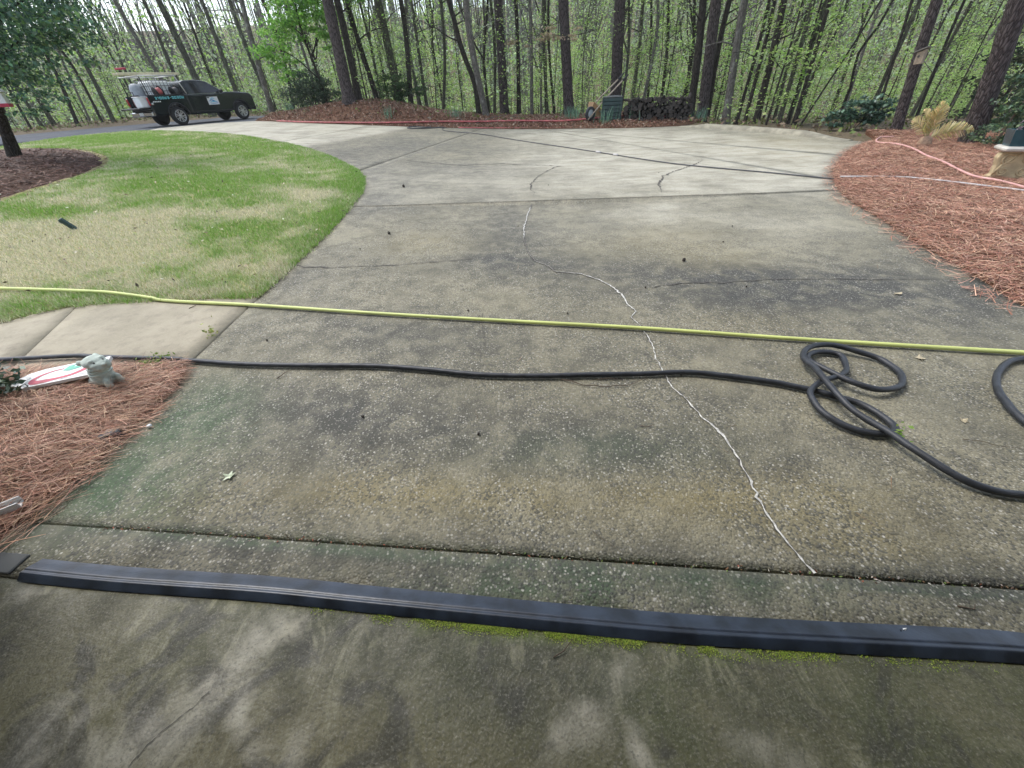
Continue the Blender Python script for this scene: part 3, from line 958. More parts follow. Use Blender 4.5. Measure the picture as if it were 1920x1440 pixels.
drive = bpy.data.objects.new('driveway', None)
COL.objects.link(drive)
tag(drive, 'weathered concrete driveway in large slabs, cracked and partly washed', kind='structure')
apron, rest = split(drive_poly, [J2b, J2a])
if np.mean([p[1] for p in apron]) > np.mean([p[1] for p in rest]):
    apron, rest = rest, apron
main, beyond3 = split(rest, G['J3'], .011)
if np.mean([p[1] for p in main]) > np.mean([p[1] for p in beyond3]):
    main, beyond3 = beyond3, main
left, right = split(beyond3, G['J4'], .011)
if np.mean([p[0] for p in left]) > np.mean([p[0] for p in right]):
    left, right = right, left
r1, r2 = split(right, G['J5'], .011)
if np.mean([p[0] for p in r1]) > np.mean([p[0] for p in r2]):
    r1, r2 = r2, r1
r2a, r2b = split(r2, G['J6'], .011)
l1, l2 = split(left, G['J7'], .011)
for pl, sp, nr in ((apron, .12, None), (main, .14, (2.6, .1)), (r1, .25, None), (r2a, .3, None), (r2b, .3, None), (l1, .3, None), (l2, .3, None)):
    pl = clean_poly(pl)
    dz = RNG.uniform(-.003, .003)
    area_mesh('concrete_slab', pl, sp, lambda x, y: base_h(x, y) + dz + (-.004 if pl is apron else 0), MT['drive'], stain, .1, drive, near=nr)


def jagged(pts, step, amp, rng):
    """broken line through the points: random offsets on a coarse and a fine scale"""
    P = np.array(pts, float)
    L = np.concatenate([[0], np.cumsum(np.linalg.norm(np.diff(P, axis=0), axis=1))])
    n = max(4, int(L[-1] / step))
    t = np.linspace(0, L[-1], n)
    C = np.column_stack([np.interp(t, L, P[:, 0]), np.interp(t, L, P[:, 1])])
    for k in (1, 4):
        m_ = n // k + 2
        o = rng.normal(size=(m_, 2)) * amp * (.55 if k == 1 else 1.)
        C += np.column_stack([np.interp(np.arange(n) / k, np.arange(m_), o[:, q]) for q in (0, 1)])
    return C


def ribbon(name, C, wf, mat, z, parent, seed=0, raise_=.0):
    rng = np.random.default_rng(seed)
    t = np.gradient(C, axis=0)
    n = unit(np.column_stack([-t[:, 1], t[:, 0]]))
    w = np.array([wf(i / len(C), C[i][0], C[i][1]) for i in range(len(C))])
    w = (w * rng.uniform(.35, 1.7, len(C)))[:, None]
    off = rng.normal(size=(len(C), 1)) * w * .25
    rows = []
    for q_, dz in ((-1, 0.0), (0, raise_), (1, 0.0)):
        q = C + n * (w * .5 * q_ + off)
        rows.append(np.column_stack([q, base_h(q[:, 0], q[:, 1]) + z + dz]))
    V = np.stack(rows, 1).reshape(-1, 3)
    k = len(C)
    b = np.arange(k - 1)[:, None] * 3
    F = np.concatenate([b + np.array([0, 1, 4, 3]), b + np.array([1, 2, 5, 4])], 1).reshape(-1, 4)
    return link(name, arr_mesh(name, V, F), mat, parent)


crk = jagged(G['crack'], .022, .0038, np.random.default_rng(3))
gap_ = lambda x, y: np.clip((vn(x * 2.2, y * 2.2, 1., 6) - .25) * 3, .05, 1)
ribbon('crack', crk, lambda t, x, y: .010 + .006 * (y > 3.5), MT['crack'], .0036, drive, 5)
ribbon('crack_filler', crk, lambda t, x, y: (.0062 + .011 * max(0, vn(x * 5, y * 5, 1.) - .5) + .005 * (y > 3.2)) * gap_(x, y), MT['filler'], .0052, drive, 3, .002)
for k, wd_ in (('darkcrack1', .034), ('darkcrack2', .034), ('darkcrack3', .016), ('darkcrack4', .02), ('darkcrack5', .016), ('oldjoint', .004)):
    ribbon('crack', jagged(G[k], .06, .018, np.random.default_rng(len(k))), lambda t, x, y, w=wd_: w * (.25 + vn(x * 3, y * 3, 1.)) * min(1, 6 * t + .1, 6 * (1 - t) + .1), MT['crack'], .0042, drive, 11)

# the walk to the front door
walk = bpy.data.objects.new('walkway', None)
COL.objects.link(walk)
tag(walk, 'tan concrete front walk curving beside the lawn', kind='structure')
wp = [tuple(p) for p in G['walk']]
wp = wp[:12] + [(-2.42, 2.44), (-6.6, 2.3), (-9, 1.4), (-9.4, 1.9), (-7.4, 2.6), (-5.6, 3.0)]
wp = clean_poly([(p[0] - (.012 if p[0] > -2.6 else 0), p[1]) for p in wp])
w1, w2 = split(wp, G['walkj'], .006)
w0 = None
for pl in (w1, w2):
    area_mesh('concrete_slab', clean_poly(pl), .25, lambda x, y: base_h(x, y) + .004, MT['walk'], None, .1, walk)

# garage floor, threshold and shell
gf = clean_poly([(x, thr_y(x) + .006) for x in np.arange(-3, 3.4, .25)] + [(3.3, -5.5), (-3.0, -5.5)])


def floor_stain(x, y):
    t = thr_y(x) - y
    g = np.exp(-((t - .0) / .035) ** 2) * nsst(-.85, -.2, x) * nsst(1.25, .6, x) * 1.4 * vn(x, y, 9)
    d = np.exp(-(t / .16) ** 2) * .45 + .5 * (fbm(x, y, 1.6, 21) - .4)
    d += .55 * np.exp(-(((x - .1) / .35) ** 2 + ((t - .16) / .14) ** 2)) + .45 * np.exp(-(((x - 1.2) / .6) ** 2 + ((t - .3) / .2) ** 2)) + .5 * np.exp(-(((x + .75) / .5) ** 2 + ((t - .12) / .12) ** 2))
    g2 = .22 * vn(x, y, 2.3, 4) * nsst(.1, .5, x) + .15 * vn(x, y, 3.1, 8)
    c = np.zeros_like(x)
    for q, w_, a_ in G['scuff']:
        c = np.maximum(c, a_ * np.exp(-(edge_dist(q, x, y, False) / w_) ** 2))
    o = .55 * vn(x, y, 2.0, 15) * nsst(.2, .45, t)
    return np.clip(np.column_stack([d, np.maximum(g, g2), c, o]), 0, 1)


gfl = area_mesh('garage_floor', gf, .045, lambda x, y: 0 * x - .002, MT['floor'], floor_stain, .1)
tag(gfl, 'dark stained trowelled concrete garage floor inside the threshold', kind='structure')

ribbon('crack', jagged(G['floorcrack'], .012, .004, np.random.default_rng(8)), lambda t, x, y: .0016, MT['crack'], .0005, gfl, 4)
th = thing('garage_threshold', 'long black ribbed rubber threshold strip across the garage opening', 'threshold')
prof = [(0, 0), (.003, .003), (.010, .0075), (.026, .0205), (.031, .0225), (.036, .0215), (.040, .0185), (.046, .0185), (.050, .0205), (.056, .0190), (.080, .0090), (.104, .0015), (.110, 0)]
C = catmull([p for p in THR[1:]], .08)
C = C[C[:, 0] > -2.09]
t = unit(np.gradient(C, axis=0))
n = np.column_stack([-t[:, 1], t[:, 0]])
wob = .004 * (np.array([vn(p[0], 0, 2.3) for p in C]) - .5)
V, F = [], []
for i in range(len(C)):
    for d, z in prof:
        q = C[i] + n[i] * (d * .88 + wob[i])
        V.append((q[0], q[1], .003 + z * .95))
k = len(prof)
for i in range(len(C) - 1):
    for j in range(k - 1):
        F.append((i * k + j, (i + 1) * k + j, (i + 1) * k + j + 1, i * k + j + 1))
link('rubber_strip', arr_mesh('rubber_strip', V, np.array(F), smooth=False), MT['rubber'], th)
eb = MB().box((-2.2, .921, .006), (.17, .085, .011), Matrix.Rotation(R(-7), 3, 'Z').to_4x4(), .004)
eb.build('end_cap', plain('weathered_rubber', (.085, .088, .085), .8), th)
# moss along the inside of the strip
def moss_dens(x, y):
    t_ = thr_y(x) - y
    w_ = .008 + .02 * fbm(x, 0 * x, 5, 71)
    return np.exp(-(np.maximum(0, t_) / w_) ** 2) * (t_ > -.002) * nsst(-1.0, .1, x) * nsst(1.6, .6, x) * np.clip(2.6 * fbm(x, y, 16, 66) - .85, 0, 1)


X = scatter([(-1.0, .4), (1.7, .1), (1.7, .7), (-1.0, .9)], 8000, moss_dens)
V, F, C_ = leaf_quads(np.column_stack([X, RNG.uniform(.0, .002, len(X))]), .0042, tints(len(X), [(.32, .42, .06), (.24, .35, .05), (.4, .46, .1)]), .6)
tag(link('moss', arr_mesh('moss', V, F, C_), MT['blade']), 'bright green moss along the inner edge of the rubber threshold', 'moss', kind='stuff')

# the garage itself, behind and above the camera
gar = thing('garage_building', 'garage building the photograph is taken from', 'garage')
wall_m = plain('garage_wall', (.7, .69, .66), .8)
MB().box((-3.05, -2.0, 1.65), (.2, 6.6, 3.3)).box((-2.72, 1.02, 1.65), (.5, .2, 3.3)).build('wall', wall_m, gar)
MB().box((3.35, -2.3, 1.65), (.2, 6.0, 3.3)).build('wall', wall_m, gar)
MB().box((.15, -5.4, 1.65), (6.2, .2, 3.3)).build('wall', wall_m, gar)
MB().box((.15, -2.1, 3.38), (7.0, 7.2, .12)).build('ceiling', wall_m, gar)
MB().box((.1, .6, 3.0), (6.4, .2, .6), Matrix.Rotation(R(-7), 3, 'Z').to_4x4()).build('lintel', wall_m, gar)

# kerb along the far right of the driveway
kp = catmull([(7.3, 18.25), (7.75, 17.6), (8.65, 15.95), (9.35, 14.0), (9.7, 12.2)], .4)
t = unit(np.gradient(kp, axis=0))
n = np.column_stack([-t[:, 1], t[:, 0]])
V, F = [], []
kprof = [(-.03, -.1), (-.03, .004), (.06, .07), (.16, .12), (.34, .12), (.42, .06), (.44, -.1)]
for i in range(len(kp)):
    e = min(1, i / 2., (len(kp) - 1 - i) / 3.)
    for d, z in kprof:
        q = kp[i] - n[i] * -1 * d * -1
        V.append((q[0] + 0, q[1] + 0, base_h(q[0], q[1]) + (z * e if z > 0 else z)))
k = len(kprof)
for i in range(len(kp) - 1):
    for j in range(k - 1):
        F.append((i * k + j, i * k + j + 1, (i + 1) * k + j + 1, (i + 1) * k + j))
tag(link('kerb', arr_mesh('kerb', V, np.array(F), smooth=True), MT['kerb']), 'rolled concrete kerb along the far right edge of the driveway', kind='structure')

# lawn
lawn_poly = clean_poly([tuple(p) for p in lawn_edge] + [(-22, 15), (-26, 9), (-30, 4), (-10.6, 2.0), (-8.6, 2.0), (-7.1, 2.75), (-5.6, 3.12)])


def lawn_z(x, y):
    e = edge_dist(lawn_edge, x, y, False)
    return base_h(x, y) + .012 + .02 * nsst(0, .15, e)


lw = area_mesh('lawn', lawn_poly, .5, lawn_z, MT['soil'], None, .12)
tag(lw, 'patchy lawn of green and dead straw coloured grass inside the driveway curve', kind='structure')


def lawn_green(x, y):
    g = .68 + blobs(x, y, G['lawntint']) * .85 + (fbm(x, y, .9, 31) - .5) * 1.2 + (fbm(x, y, 3.2, 33) - .5) * 1.5
    return np.clip(g, 0, 1)


mul_poly = [tuple(p) for p in catmull(G['mulch'], .4)] + [(-14, 5.5), (-19, 8), (-19, 13)]
NB = 330000
dens = lambda x, y: np.clip(1.2 / (1 + (np.hypot(x, y) / 6.5) ** 2.2), .05, 1)
X = scatter([p for p in lawn_poly if p[0] > -24] + [(-23, 9)], NB, dens)
ok = ~inside(mul_poly, X[:, 0], X[:, 1])
X = X[ok]
e_ = jagged(lawn_edge[:i_top], .012, .012, RNG)
e_ = e_[np.hypot(e_[:, 0], e_[:, 1]) < 16]
e_ = np.repeat(e_, 5, 0)
X = np.vstack([X, e_ + RNG.normal(size=e_.shape) * .022])
x, y = X[:, 0], X[:, 1]
dist = np.hypot(x, y)
g = lawn_green(x, y) + RNG.normal(size=len(x)) * .3
g = np.clip(g, 0, 1)[:, None]
straw_c = np.array([.74, .68, .52]) * RNG.uniform(.7, 1.25, (len(x), 1))
green_c = np.array([.19, .37, .065]) * RNG.uniform(.7, 1.3, (len(x), 1)) + RNG.uniform(0, .05, (len(x), 1)) * np.array([1, .6, 0])
cc = straw_c * (1 - g) + green_c * g
hgt = RNG.uniform(.018, .045, len(x)) * (1 + .25 * g[:, 0])
wd_ = .0022 + .0011 * dist
ang = RNG.uniform(0, 2 * math.pi, len(x))
lean = RNG.uniform(.15, 1.2, len(x)) * hgt
z0 = lawn_z(x, y)
dx, dy = np.cos(ang), np.sin(ang)
a2 = RNG.uniform(0, 2 * math.pi, len(x))
B0 = np.column_stack([x - np.cos(a2) * wd_ / 2, y - np.sin(a2) * wd_ / 2, z0 - .004])
B1 = np.column_stack([x + np.cos(a2) * wd_ / 2, y + np.sin(a2) * wd_ / 2, z0 - .004])
B2 = np.column_stack([x + dx * lean, y + dy * lean, z0 + hgt])
V = np.stack([B0, B1, B2], 1).reshape(-1, 3)
me = arr_mesh('grass', V, np.arange(len(V)).reshape(-1, 3), np.repeat(cc, 3, 0))
tag(link('grass', me, MT['blade']), 'short mown grass, green in patches and dead elsewhere', 'grass', kind='stuff')


X = scatter([p for p in lawn_poly if p[0] > -20], 900, lambda x, y: (np.hypot(x, y) < 17) * 1.)
V, F, C_ = leaf_quads(np.column_stack([X, lawn_z(X[:, 0], X[:, 1]) + .035]), .05, tints(900, [(.07, .05, .035), (.12, .09, .06), (.55, .5, .38), (.3, .22, .14), (.6, .58, .46)]), .7, asp=.45)
tag(link('lawn_litter', arr_mesh('lawn_litter', V, F, C_), MT['litter']), 'small dry leaves strewn over the lawn', 'fallen leaves', kind='stuff')


# ---------------------------------------------------------------- beds of pine straw and mulch
def needles(name, label, poly, n, length, width, mat_cols, hz, dens=None, flow=None, fs=.9, segs=3, cat='pine straw', lift=.12):
    X = scatter(poly, n, dens)
    A = RNG.uniform(0, 2 * math.pi, n) if flow is None else flow + RNG.normal(size=n) * fs + (fbm(X[:, 0], X[:, 1], 1.6, 44) - .5) * 3.5
    tilt = RNG.normal(size=n) * .16
    D = np.column_stack([np.cos(A) * np.cos(tilt), np.sin(A) * np.cos(tilt), np.sin(tilt)])
    L = length * RNG.uniform(.55, 1.15, n)
    P = np.column_stack([X, hz(X[:, 0], X[:, 1]) + RNG.uniform(.0, .03, n)]) - D * (L * .5)[:, None]
    zz = hz(P[:, 0], P[:, 1])
    P[:, 2] = np.maximum(P[:, 2], zz + .004)
    W = width * RNG.uniform(.7, 1.3, n)
    V, F, C_ = strips(P, D, L, W, segs, tints(n, mat_cols, .3), .22, lift)
    zv = hz(V[:, 0], V[:, 1]) + .003
    V[:, 2] = np.maximum(V[:, 2], zv)
    return tag(link(name, arr_mesh(name, V, F, C_), MT['needle']), label, cat, kind='stuff')


STRAW = [(.46, .28, .185), (.39, .205, .135), (.29, .135, .085), (.6, .42, .3), (.42, .25, .17), (.1, .055, .038)]
lbp = clean_poly([(-7.5, 2.2), (-4.6, 2.44), (-2.46, 2.44)] + lb + [(-2.62, 1.12), (-2.85, 1.05), (-7.5, .6)])


def lb_z(x, y):
    e = edge_dist(lb, x, y, False)
    e2 = np.maximum(0, 2.44 - y)
    hmp = .5 + .8 * (fbm(x, y, 2.5, 51) - .3)
    return base_h(x, y) + .012 + .13 * nsst(0, .55, e) * nsst(0, .35, e2) * hmp


ob = area_mesh('straw_bed', lbp, .12, lb_z, MT['straw'], None, .1)
tag(ob, 'planting bed of pine straw at the left corner of the garage', kind='structure')
view_l = lambda x, y: (x > -4.6) * 1.0
needles('pine_straw', 'loose reddish brown pine straw in the near left bed', lbp, 38000, .2, .0030, STRAW, lb_z, view_l, R(25), .75)
# a few needles spilling on to the concrete
needles('stray_needles', 'loose pine needles spilled on the concrete beside the near left bed', [(p[0] + .10, p[1] - .07) for p in lb[3:]] + [(p[0], p[1]) for p in lb[3:][::-1]], 260, .19, .0035, STRAW, lambda x, y: np.maximum(lb_z(x, y) * inside(lbp, x, y), base_h(x, y) + .004), None, R(40), .5, cat='pine needles', lift=.02)

rbp = clean_poly(rb + [(10.8, 13.2), (13.5, 12.0), (18, 9), (18, 1), (6.5, 1), (4.6, 2.2)])


def rb_z(x, y):
    e = edge_dist(rb, x, y, False)
    return base_h(x, y) + .01 + .10 * nsst(0, .8, e) * (.5 + .9 * (fbm(x, y, 1.4, 61) - .25))


ob = area_mesh('straw_bed', rbp, .3, rb_z, MT['straw'], None, .1)
tag(ob, 'wide planting bed of pine straw on the right of the driveway', kind='structure')
RSTRAW = [(.48, .27, .18), (.4, .195, .13), (.29, .13, .085), (.6, .4, .28), (.44, .25, .17), (.11, .06, .04)]
needles('pine_straw', 'thick red brown pine straw in the right bed', [p for p in rbp if p[0] < 17], 115000, .2, .0056, RSTRAW, rb_z, lambda x, y: np.clip(1.4 - np.hypot(x, y) / 18, .1, 1) * ((x < y * 1.35 + 1.5) | (y < 3)), None, .9, 2)
needles('stray_needles', 'pine needles thinning out on to the driveway beside the right bed', [(p[0] - .28, p[1] - .1) for p in rb] + rb[::-1], 700, .2, .006, RSTRAW, lambda x, y: base_h(x, y) + .004 + .0 * x, None, None, .5, 2, 'pine needles', .02)

mp = clean_poly(mul_poly)
ob = area_mesh('mulch_ring', mp, .4, lambda x, y: base_h(x, y) + .02 + .09 * nsst(0, .9, edge_dist(mp, x, y)), MT['darkmulch'], None, .1)
tag(ob, 'dark mulch ring under the evergreen tree on the lawn', kind='structure')
mz = lambda x, y: base_h(x, y) + .02 + .09 * nsst(0, .9, edge_dist(mp, x, y))
needles('mulch_litter', 'dark bark and needle litter in the mulch ring', mp, 16000, .16, .014, [(.14, .07, .05), (.1, .05, .036), (.19, .1, .07), (.07, .04, .03)], mz, lambda x, y: (x > -17) * 1., None, .9, 2, 'mulch')

fb_front = [p for p in bedge if p[0] < 7.4]
fbp = clean_poly(fb_front + [(8.2, 18.6), (9.2, 21.5), (6, 23.4), (2, 24.3), (-3, 25.8), (-8, 26.6), (-11, 28.2), (-13.0, 28.8)])


def fb_z(x, y):
    d = edge_dist(fb_front, x, y, False)
    return T(x, y) + .015 + .05 * nsst(0, .3, d) + .04 * (fbm(x, y, 1.5, 71) - .5)


ob = area_mesh('mulch_bed', fbp, .35, fb_z, MT['mulch'], None, .2)
tag(ob, 'long mulched bed of fallen leaves along the far edge of the driveway', kind='structure')
X = scatter(fbp, 30000)
V, F, C_ = leaf_quads(np.column_stack([X, fb_z(X[:, 0], X[:, 1]) + RNG.uniform(.005, .04, len(X))]), .085, tints(len(X), [(.26, .15, .1), (.2, .11, .075), (.32, .21, .15), (.15, .09, .06), (.36, .27, .2), (.24, .11, .08)], .3), .62)
tag(link('leaf_litter', arr_mesh('leaf_litter', V, F, C_), MT['litter']), 'brown fallen leaves covering the far bed', 'fallen leaves', kind='stuff')
# woodland litter and small green growth beyond the edge
n = 60000
X = np.column_stack([RNG.uniform(-40, 45, n), RNG.uniform(9, 60, n)])
dd = beyond(X[:, 0], X[:, 1])
X = X[(dd > .6) & (np.abs(X[:, 0]) < X[:, 1] * 1.15 + 2)]
col = tints(len(X), [(.24, .18, .12), (.18, .13, .085), (.3, .24, .17), (.14, .17, .05), (.2, .26, .08)], .3)
V, F, C_ = leaf_quads(np.column_stack([X, T(X[:, 0], X[:, 1]) + RNG.uniform(.0, .16, len(X))]), .16, col, .5)
tag(link('woodland_litter', arr_mesh('woodland_litter', V, F, C_), MT['litter']), 'fallen leaves and low sprouts on the woodland floor', 'fallen leaves', kind='stuff')


# ---------------------------------------------------------------- hoses
def hose(name, label, pts, rad, mat, zf=None, step=None, cat='hose', n=8, twist=0., soft=0):
    """a hose lying on the ground; where it crosses itself the later stretch lies on top"""
    step = step or rad * 1.6
    C = catmull(pts, step)
    zf = zf or (lambda x, y: base_h(x, y))
    Z = zf(C[:, 0], C[:, 1]) + rad + .003
    L = np.zeros(len(C))
    gap = int(8 * rad / step) + 4
    for i in range(gap, len(C)):
        d = np.hypot(C[:i - gap, 0] - C[i, 0], C[:i - gap, 1] - C[i, 1])
        k = d < 2.1 * rad
        if k.any():
            L[i] = max(L[i], (L[:i - gap][k]).max() + 1.95 * rad)
    if soft:
        Z = np.convolve(np.pad(Z, soft, 'edge'), np.ones(2 * soft + 1) / (2 * soft + 1), 'valid')
    S = L.copy()
    for w in range(1, 22):                                        # ease down on both sides of a crossing
        f = math.cos(min(1, w / 21) * math.pi / 2)
        S[w:] = np.maximum(S[w:], L[:-w] * f)
        S[:-w] = np.maximum(S[:-w], L[w:] * f)
    if L.any():
        S = np.maximum(np.convolve(np.pad(S, 7, 'edge'), np.hanning(17)[1:-1] / np.hanning(17).sum(), 'valid'), L * .96)
    r = np.full(len(C), rad) * (1 + .03 * np.sin(np.arange(len(C)) * .037) + .03 * np.sin(np.arange(len(C)) * .113))
    m = MB().tube([(a[0], a[1], z + s) for a, z, s in zip(C, Z, S)], list(r), n, True, twist)
    return tag(m.build(name, mat), label, cat)


def lawn_or_walk(x, y):
    e = edge_dist(lawn_edge, x, y, False)
    ins = inside(lawn_poly, x, y)
    return base_h(x, y) + ins * (.012 + .03 * nsst(0, .15, e)) + .004


hose('yellow_hose', 'straight yellow green garden hose stretched across lawn, walk and driveway', G['yellow'], .0155, MT['yhose'], lawn_or_walk, .05)
hose('black_hose', 'thick black hose crossing the driveway and coiled in loops on the right', G['black'], .0175, MT['bhose'], lambda x, y: base_h(x, y) + .004 + .01 * (x < -2.45), .016, n=10, twist=.035)
hose('thin_hose', 'thin dark hose running diagonally over the far washed slabs', G['thin'], .012, MT['those'], None, .08)
th_ = bpy.data.objects['thin_hose']
q0 = catmull(G['thin'], .08)
for px_ in (.66, .695):
    k = int(len(q0) * px_)
    MB().tube([(q0[k][0], q0[k][1], base_h(*q0[k]) + .02), (q0[k + 2][0], q0[k + 2][1], base_h(*q0[k + 2]) + .02)], .024, 8).build('coupling', MT['lhose'], th_)
hose('thin_hose', 'pale thin hose lying across the right pine straw bed', G['thinlight'], .012, MT['lhose'], lambda x, y: np.maximum(rb_z(x, y) * inside(rbp, x, y) + .018, base_h(x, y)), .06, soft=9)
hose('thin_hose', 'short dark hose coil at the far edge of the driveway', G['thincoil'], .02, MT['those'], None, .1)
hose('red_hose', 'long red hose laid along the border of the far leafy bed', G['red'], .03, MT['rhose'], lambda x, y: np.maximum(base_h(x, y), fb_z(x, y) * inside(fbp, x, y)) + .025, .15, soft=5)
hose('red_hose', 'second shorter red hose lying on the concrete beside the far bed', G['red2'], .022, MT['rhose'], None, .15)
hose('pink_hose', 'faded pink red hose snaking over the right pine straw bed', G['pink'], .017, MT['phose'], lambda x, y: np.maximum(rb_z(x, y) + .02, base_h(x, y)), .05, soft=9)


# ---------------------------------------------------------------- small things near the garage
def gz_(p):
    return float(base_h(p[0], p[1]))


PT = G['pt']


def blob_mesh(name, balls, mat, parent, vox=.009, label=None, M=None):
    """ellipsoids melted together into one continuous surface"""
    bm = bmesh.new()
    for c, s, *rest in balls:
        mt = Matrix.Translation(c)
        if rest:
            mt = mt @ Euler([R(a) for a in rest[0]]).to_matrix().to_4x4()
        mt = mt @ Matrix.Diagonal((s[0], s[1], s[2], 1)) if hasattr(s, '__len__') else mt @ Matrix.Scale(s, 4)
        bmesh.ops.create_icosphere(bm, subdivisions=3, radius=1, matrix=mt)
    me = bpy.data.meshes.new(name)
    bm.to_mesh(me)
    bm.free()
    me.polygons.foreach_set('use_smooth', np.ones(len(me.polygons), bool))
    o = link(name, me, mat, parent, label)
    rm = o.modifiers.new('melt', 'REMESH')
    rm.mode = 'VOXEL'
    rm.voxel_size = vox
    rm.use_smooth_shade = True
    sm = o.modifiers.new('soften', 'SMOOTH')
    sm.factor = .5
    sm.iterations = 3
    return o


p = PT['dog']
dog_m = plain('mossy_stone', (.46, .52, .46), .85, 0, .22, 16, .002)
dog = thing('dog_statue', 'pale stone bulldog statue sitting at the edge of the straw bed', 'statue', (p[0], p[1], lb_z(np.array([p[0]]), np.array([p[1]]))[0] - .015), R(-18))
blob_mesh('body', [((0, 0, .075), (.08, .068, .085)), ((-.03, 0, .055), (.08, .075, .06)), ((.03, 0, .115), (.055, .056, .06)), ((.022, 0, .16), (.045, .046, .05)),
                   ((.085, .035, .05), (.024, .022, .06)), ((.085, -.035, .05), (.024, .022, .06)), ((.11, .035, .012), (.034, .024, .016)), ((.11, -.035, .012), (.034, .024, .016)),
                   ((-.03, .065, .03), (.06, .03, .04)), ((-.03, -.065, .03), (.06, .03, .04)), ((.035, .075, .012), (.032, .02, .014)), ((.035, -.075, .012), (.032, .02, .014))], dog_m, dog, .0065)
hd = blob_mesh('head', [((.035, 0, .232), (.066, .064, .046)), ((.082, 0, .218), (.042, .056, .032)), ((.095, .024, .2), (.03, .026, .028)), ((.095, -.024, .2), (.03, .026, .028)), ((.09, 0, .193), (.03, .03, .016)), ((.122, 0, .222), (.01, .016, .01)),
                        ((-.012, .052, .246), (.022, .014, .02), (25, 0, 0)), ((-.012, -.052, .246), (.022, .014, .02), (-25, 0, 0)), ((.07, .026, .258), (.016, .016, .011)), ((.07, -.026, .258), (.016, .016, .011))], dog_m, dog, .005)
dog.scale = (.95, .95, .86)
for sy in (-1, 1):
    MB().lathe([(0, .006), (.005, .004), (.006, 0)], Matrix.Translation((.092, sy * .027, .246)) @ Matrix.Rotation(R(80), 4, 'Y'), 8).build('eye', MT['crack'], hd)
cl = MB()
for z, r in ((.178, .053), (.158, .058), (.138, .063)):
    cl.lathe([(r - .008, z - .008), (r + .002, z - .005), (r + .004, z), (r + .002, z + .005), (r - .008, z + .008)], Matrix.Translation((.018, 0, 0)), 20)
cl.build('collar', dog_m, dog)

# the white board lying in the straw: a pointed picket with a painted red hook and green leaf
cx, cy = PT['board']
bd = thing('painted_board', 'white painted pointed board with red curve lying beside the dog statue', 'board', (cx, cy, lb_z(np.array([cx]), np.array([cy]))[0] + .065), R(17))
bd.rotation_euler = (R(9), R(-2), R(17))
wht = plain('white_paint', (.72, .73, .72), .5, 0, .08, 9)
outl = [(.25, -.075), (.25, .09), (-.12, .09), (-.2, .07), (-.27, .015), (-.26, -.02), (-.18, -.075)]
MB().prism(outl, 0, .022, 'z').build('plank', wht, bd)
redp, grnp, inkp = plain('red_paint', (.42, .03, .07), .5), plain('green_paint', (.08, .42, .3), .5), plain('ink', (.1, .1, .12), .6)


def flat_stroke(m, pts, w, z):
    C = catmull(pts, .012)
    t = unit(np.gradient(C, axis=0))
    n = np.column_stack([-t[:, 1], t[:, 0]])
    ww = w if hasattr(w, '__len__') else [w] * len(C)
    ww = np.interp(np.linspace(0, 1, len(C)), np.linspace(0, 1, len(ww)), ww)
    b = len(m.v)
    for i in range(len(C)):
        for s in (-1, 1):
            q = C[i] + n[i] * ww[i] * .5 * s
            m.v.append((q[0], q[1], z))
    for i in range(len(C) - 1):
        m.f.append((b + 2 * i, b + 2 * i + 1, b + 2 * i + 3, b + 2 * i + 2))
        m.sm.append(False)
    return m


flat_stroke(MB(), [(.17, .045), (.15, .015), (.08, -.03), (-.02, -.045), (-.12, -.045), (-.15, -.02), (-.12, .02), (-.06, .045), (0, .05)], [.045, .03, .022, .022, .035, .04, .02, .012, .008], .0235).build('painted_hook', redp, bd)
MB().prism([(.0, .03), (.04, .015), (.1, .03), (.09, .055), (.05, .05), (.06, .075), (.02, .07)], .0225, .0238, 'z').build('painted_leaf', grnp, bd)
for a in ([(.12, -.05), (.18, -.055), (.2, -.045)], [(.02, -.06), (.06, -.063)], [(-.2, .0), (-.17, .02), (-.2, .03)]):
    flat_stroke(MB(), a, .004, .0232).build('painted_scribble', inkp, bd)

p = PT['white']
dsp = thing('downspout_end', 'white metal downspout end at the left corner by the threshold', 'downspout', (-2.43, 1.135, .02), R(38))
MB().box((0, 0, .03), (.2, .055, .004)).box((0, .026, .045), (.2, .004, .03)).box((0, -.026, .045), (.2, .004, .03)).build('trough', wht, dsp)
znc = plain('zinc', (.35, .36, .37), .4, .8)
for x_ in (.06, -.03):
    MB().box((x_, 0, .034), (.012, .05, .004)).build('rib', znc, dsp)

p = PT['drain']
dr = thing('drain_pipe', 'short black drain pipe end poking from the straw bed edge', 'pipe', (p[0] - .02, p[1] + .0, .03), R(35))
pipe = [(.026 + .003 * (i % 2), .012 * i) for i in range(9)]
MB().lathe(pipe + [(.021, .098), (.02, 0)], Matrix.Rotation(R(90), 4, 'Y'), 18).build('corrugated_pipe', MT['bhose'], dr)
for k, (ox, oy, s, lb_) in enumerate(((-.03, .07, .022, 'white pebble on the straw bed edge behind the drain pipe'), (.16, .12, .014, 'small white pebble where the straw meets concrete beside drain pipe'))):
    q = (p[0] + ox, p[1] + oy)
    bm_ = MB()
    rr = random.Random(k)
    bm_.lathe([(0, 0)] + [(math.sin(a * math.pi / 7) * s * rr.uniform(.9, 1.1), s * .6 - math.cos(a * math.pi / 7) * s * .6) for a in range(1, 7)] + [(0, s * 1.2)], None, 10)
    o = bm_.build('pebble', wht)
    o.location = (q[0], q[1], float(lb_z(np.array([q[0]]), np.array([q[1]]))[0]) if k == 0 else .006)
    tag(o, lb_, 'pebble')

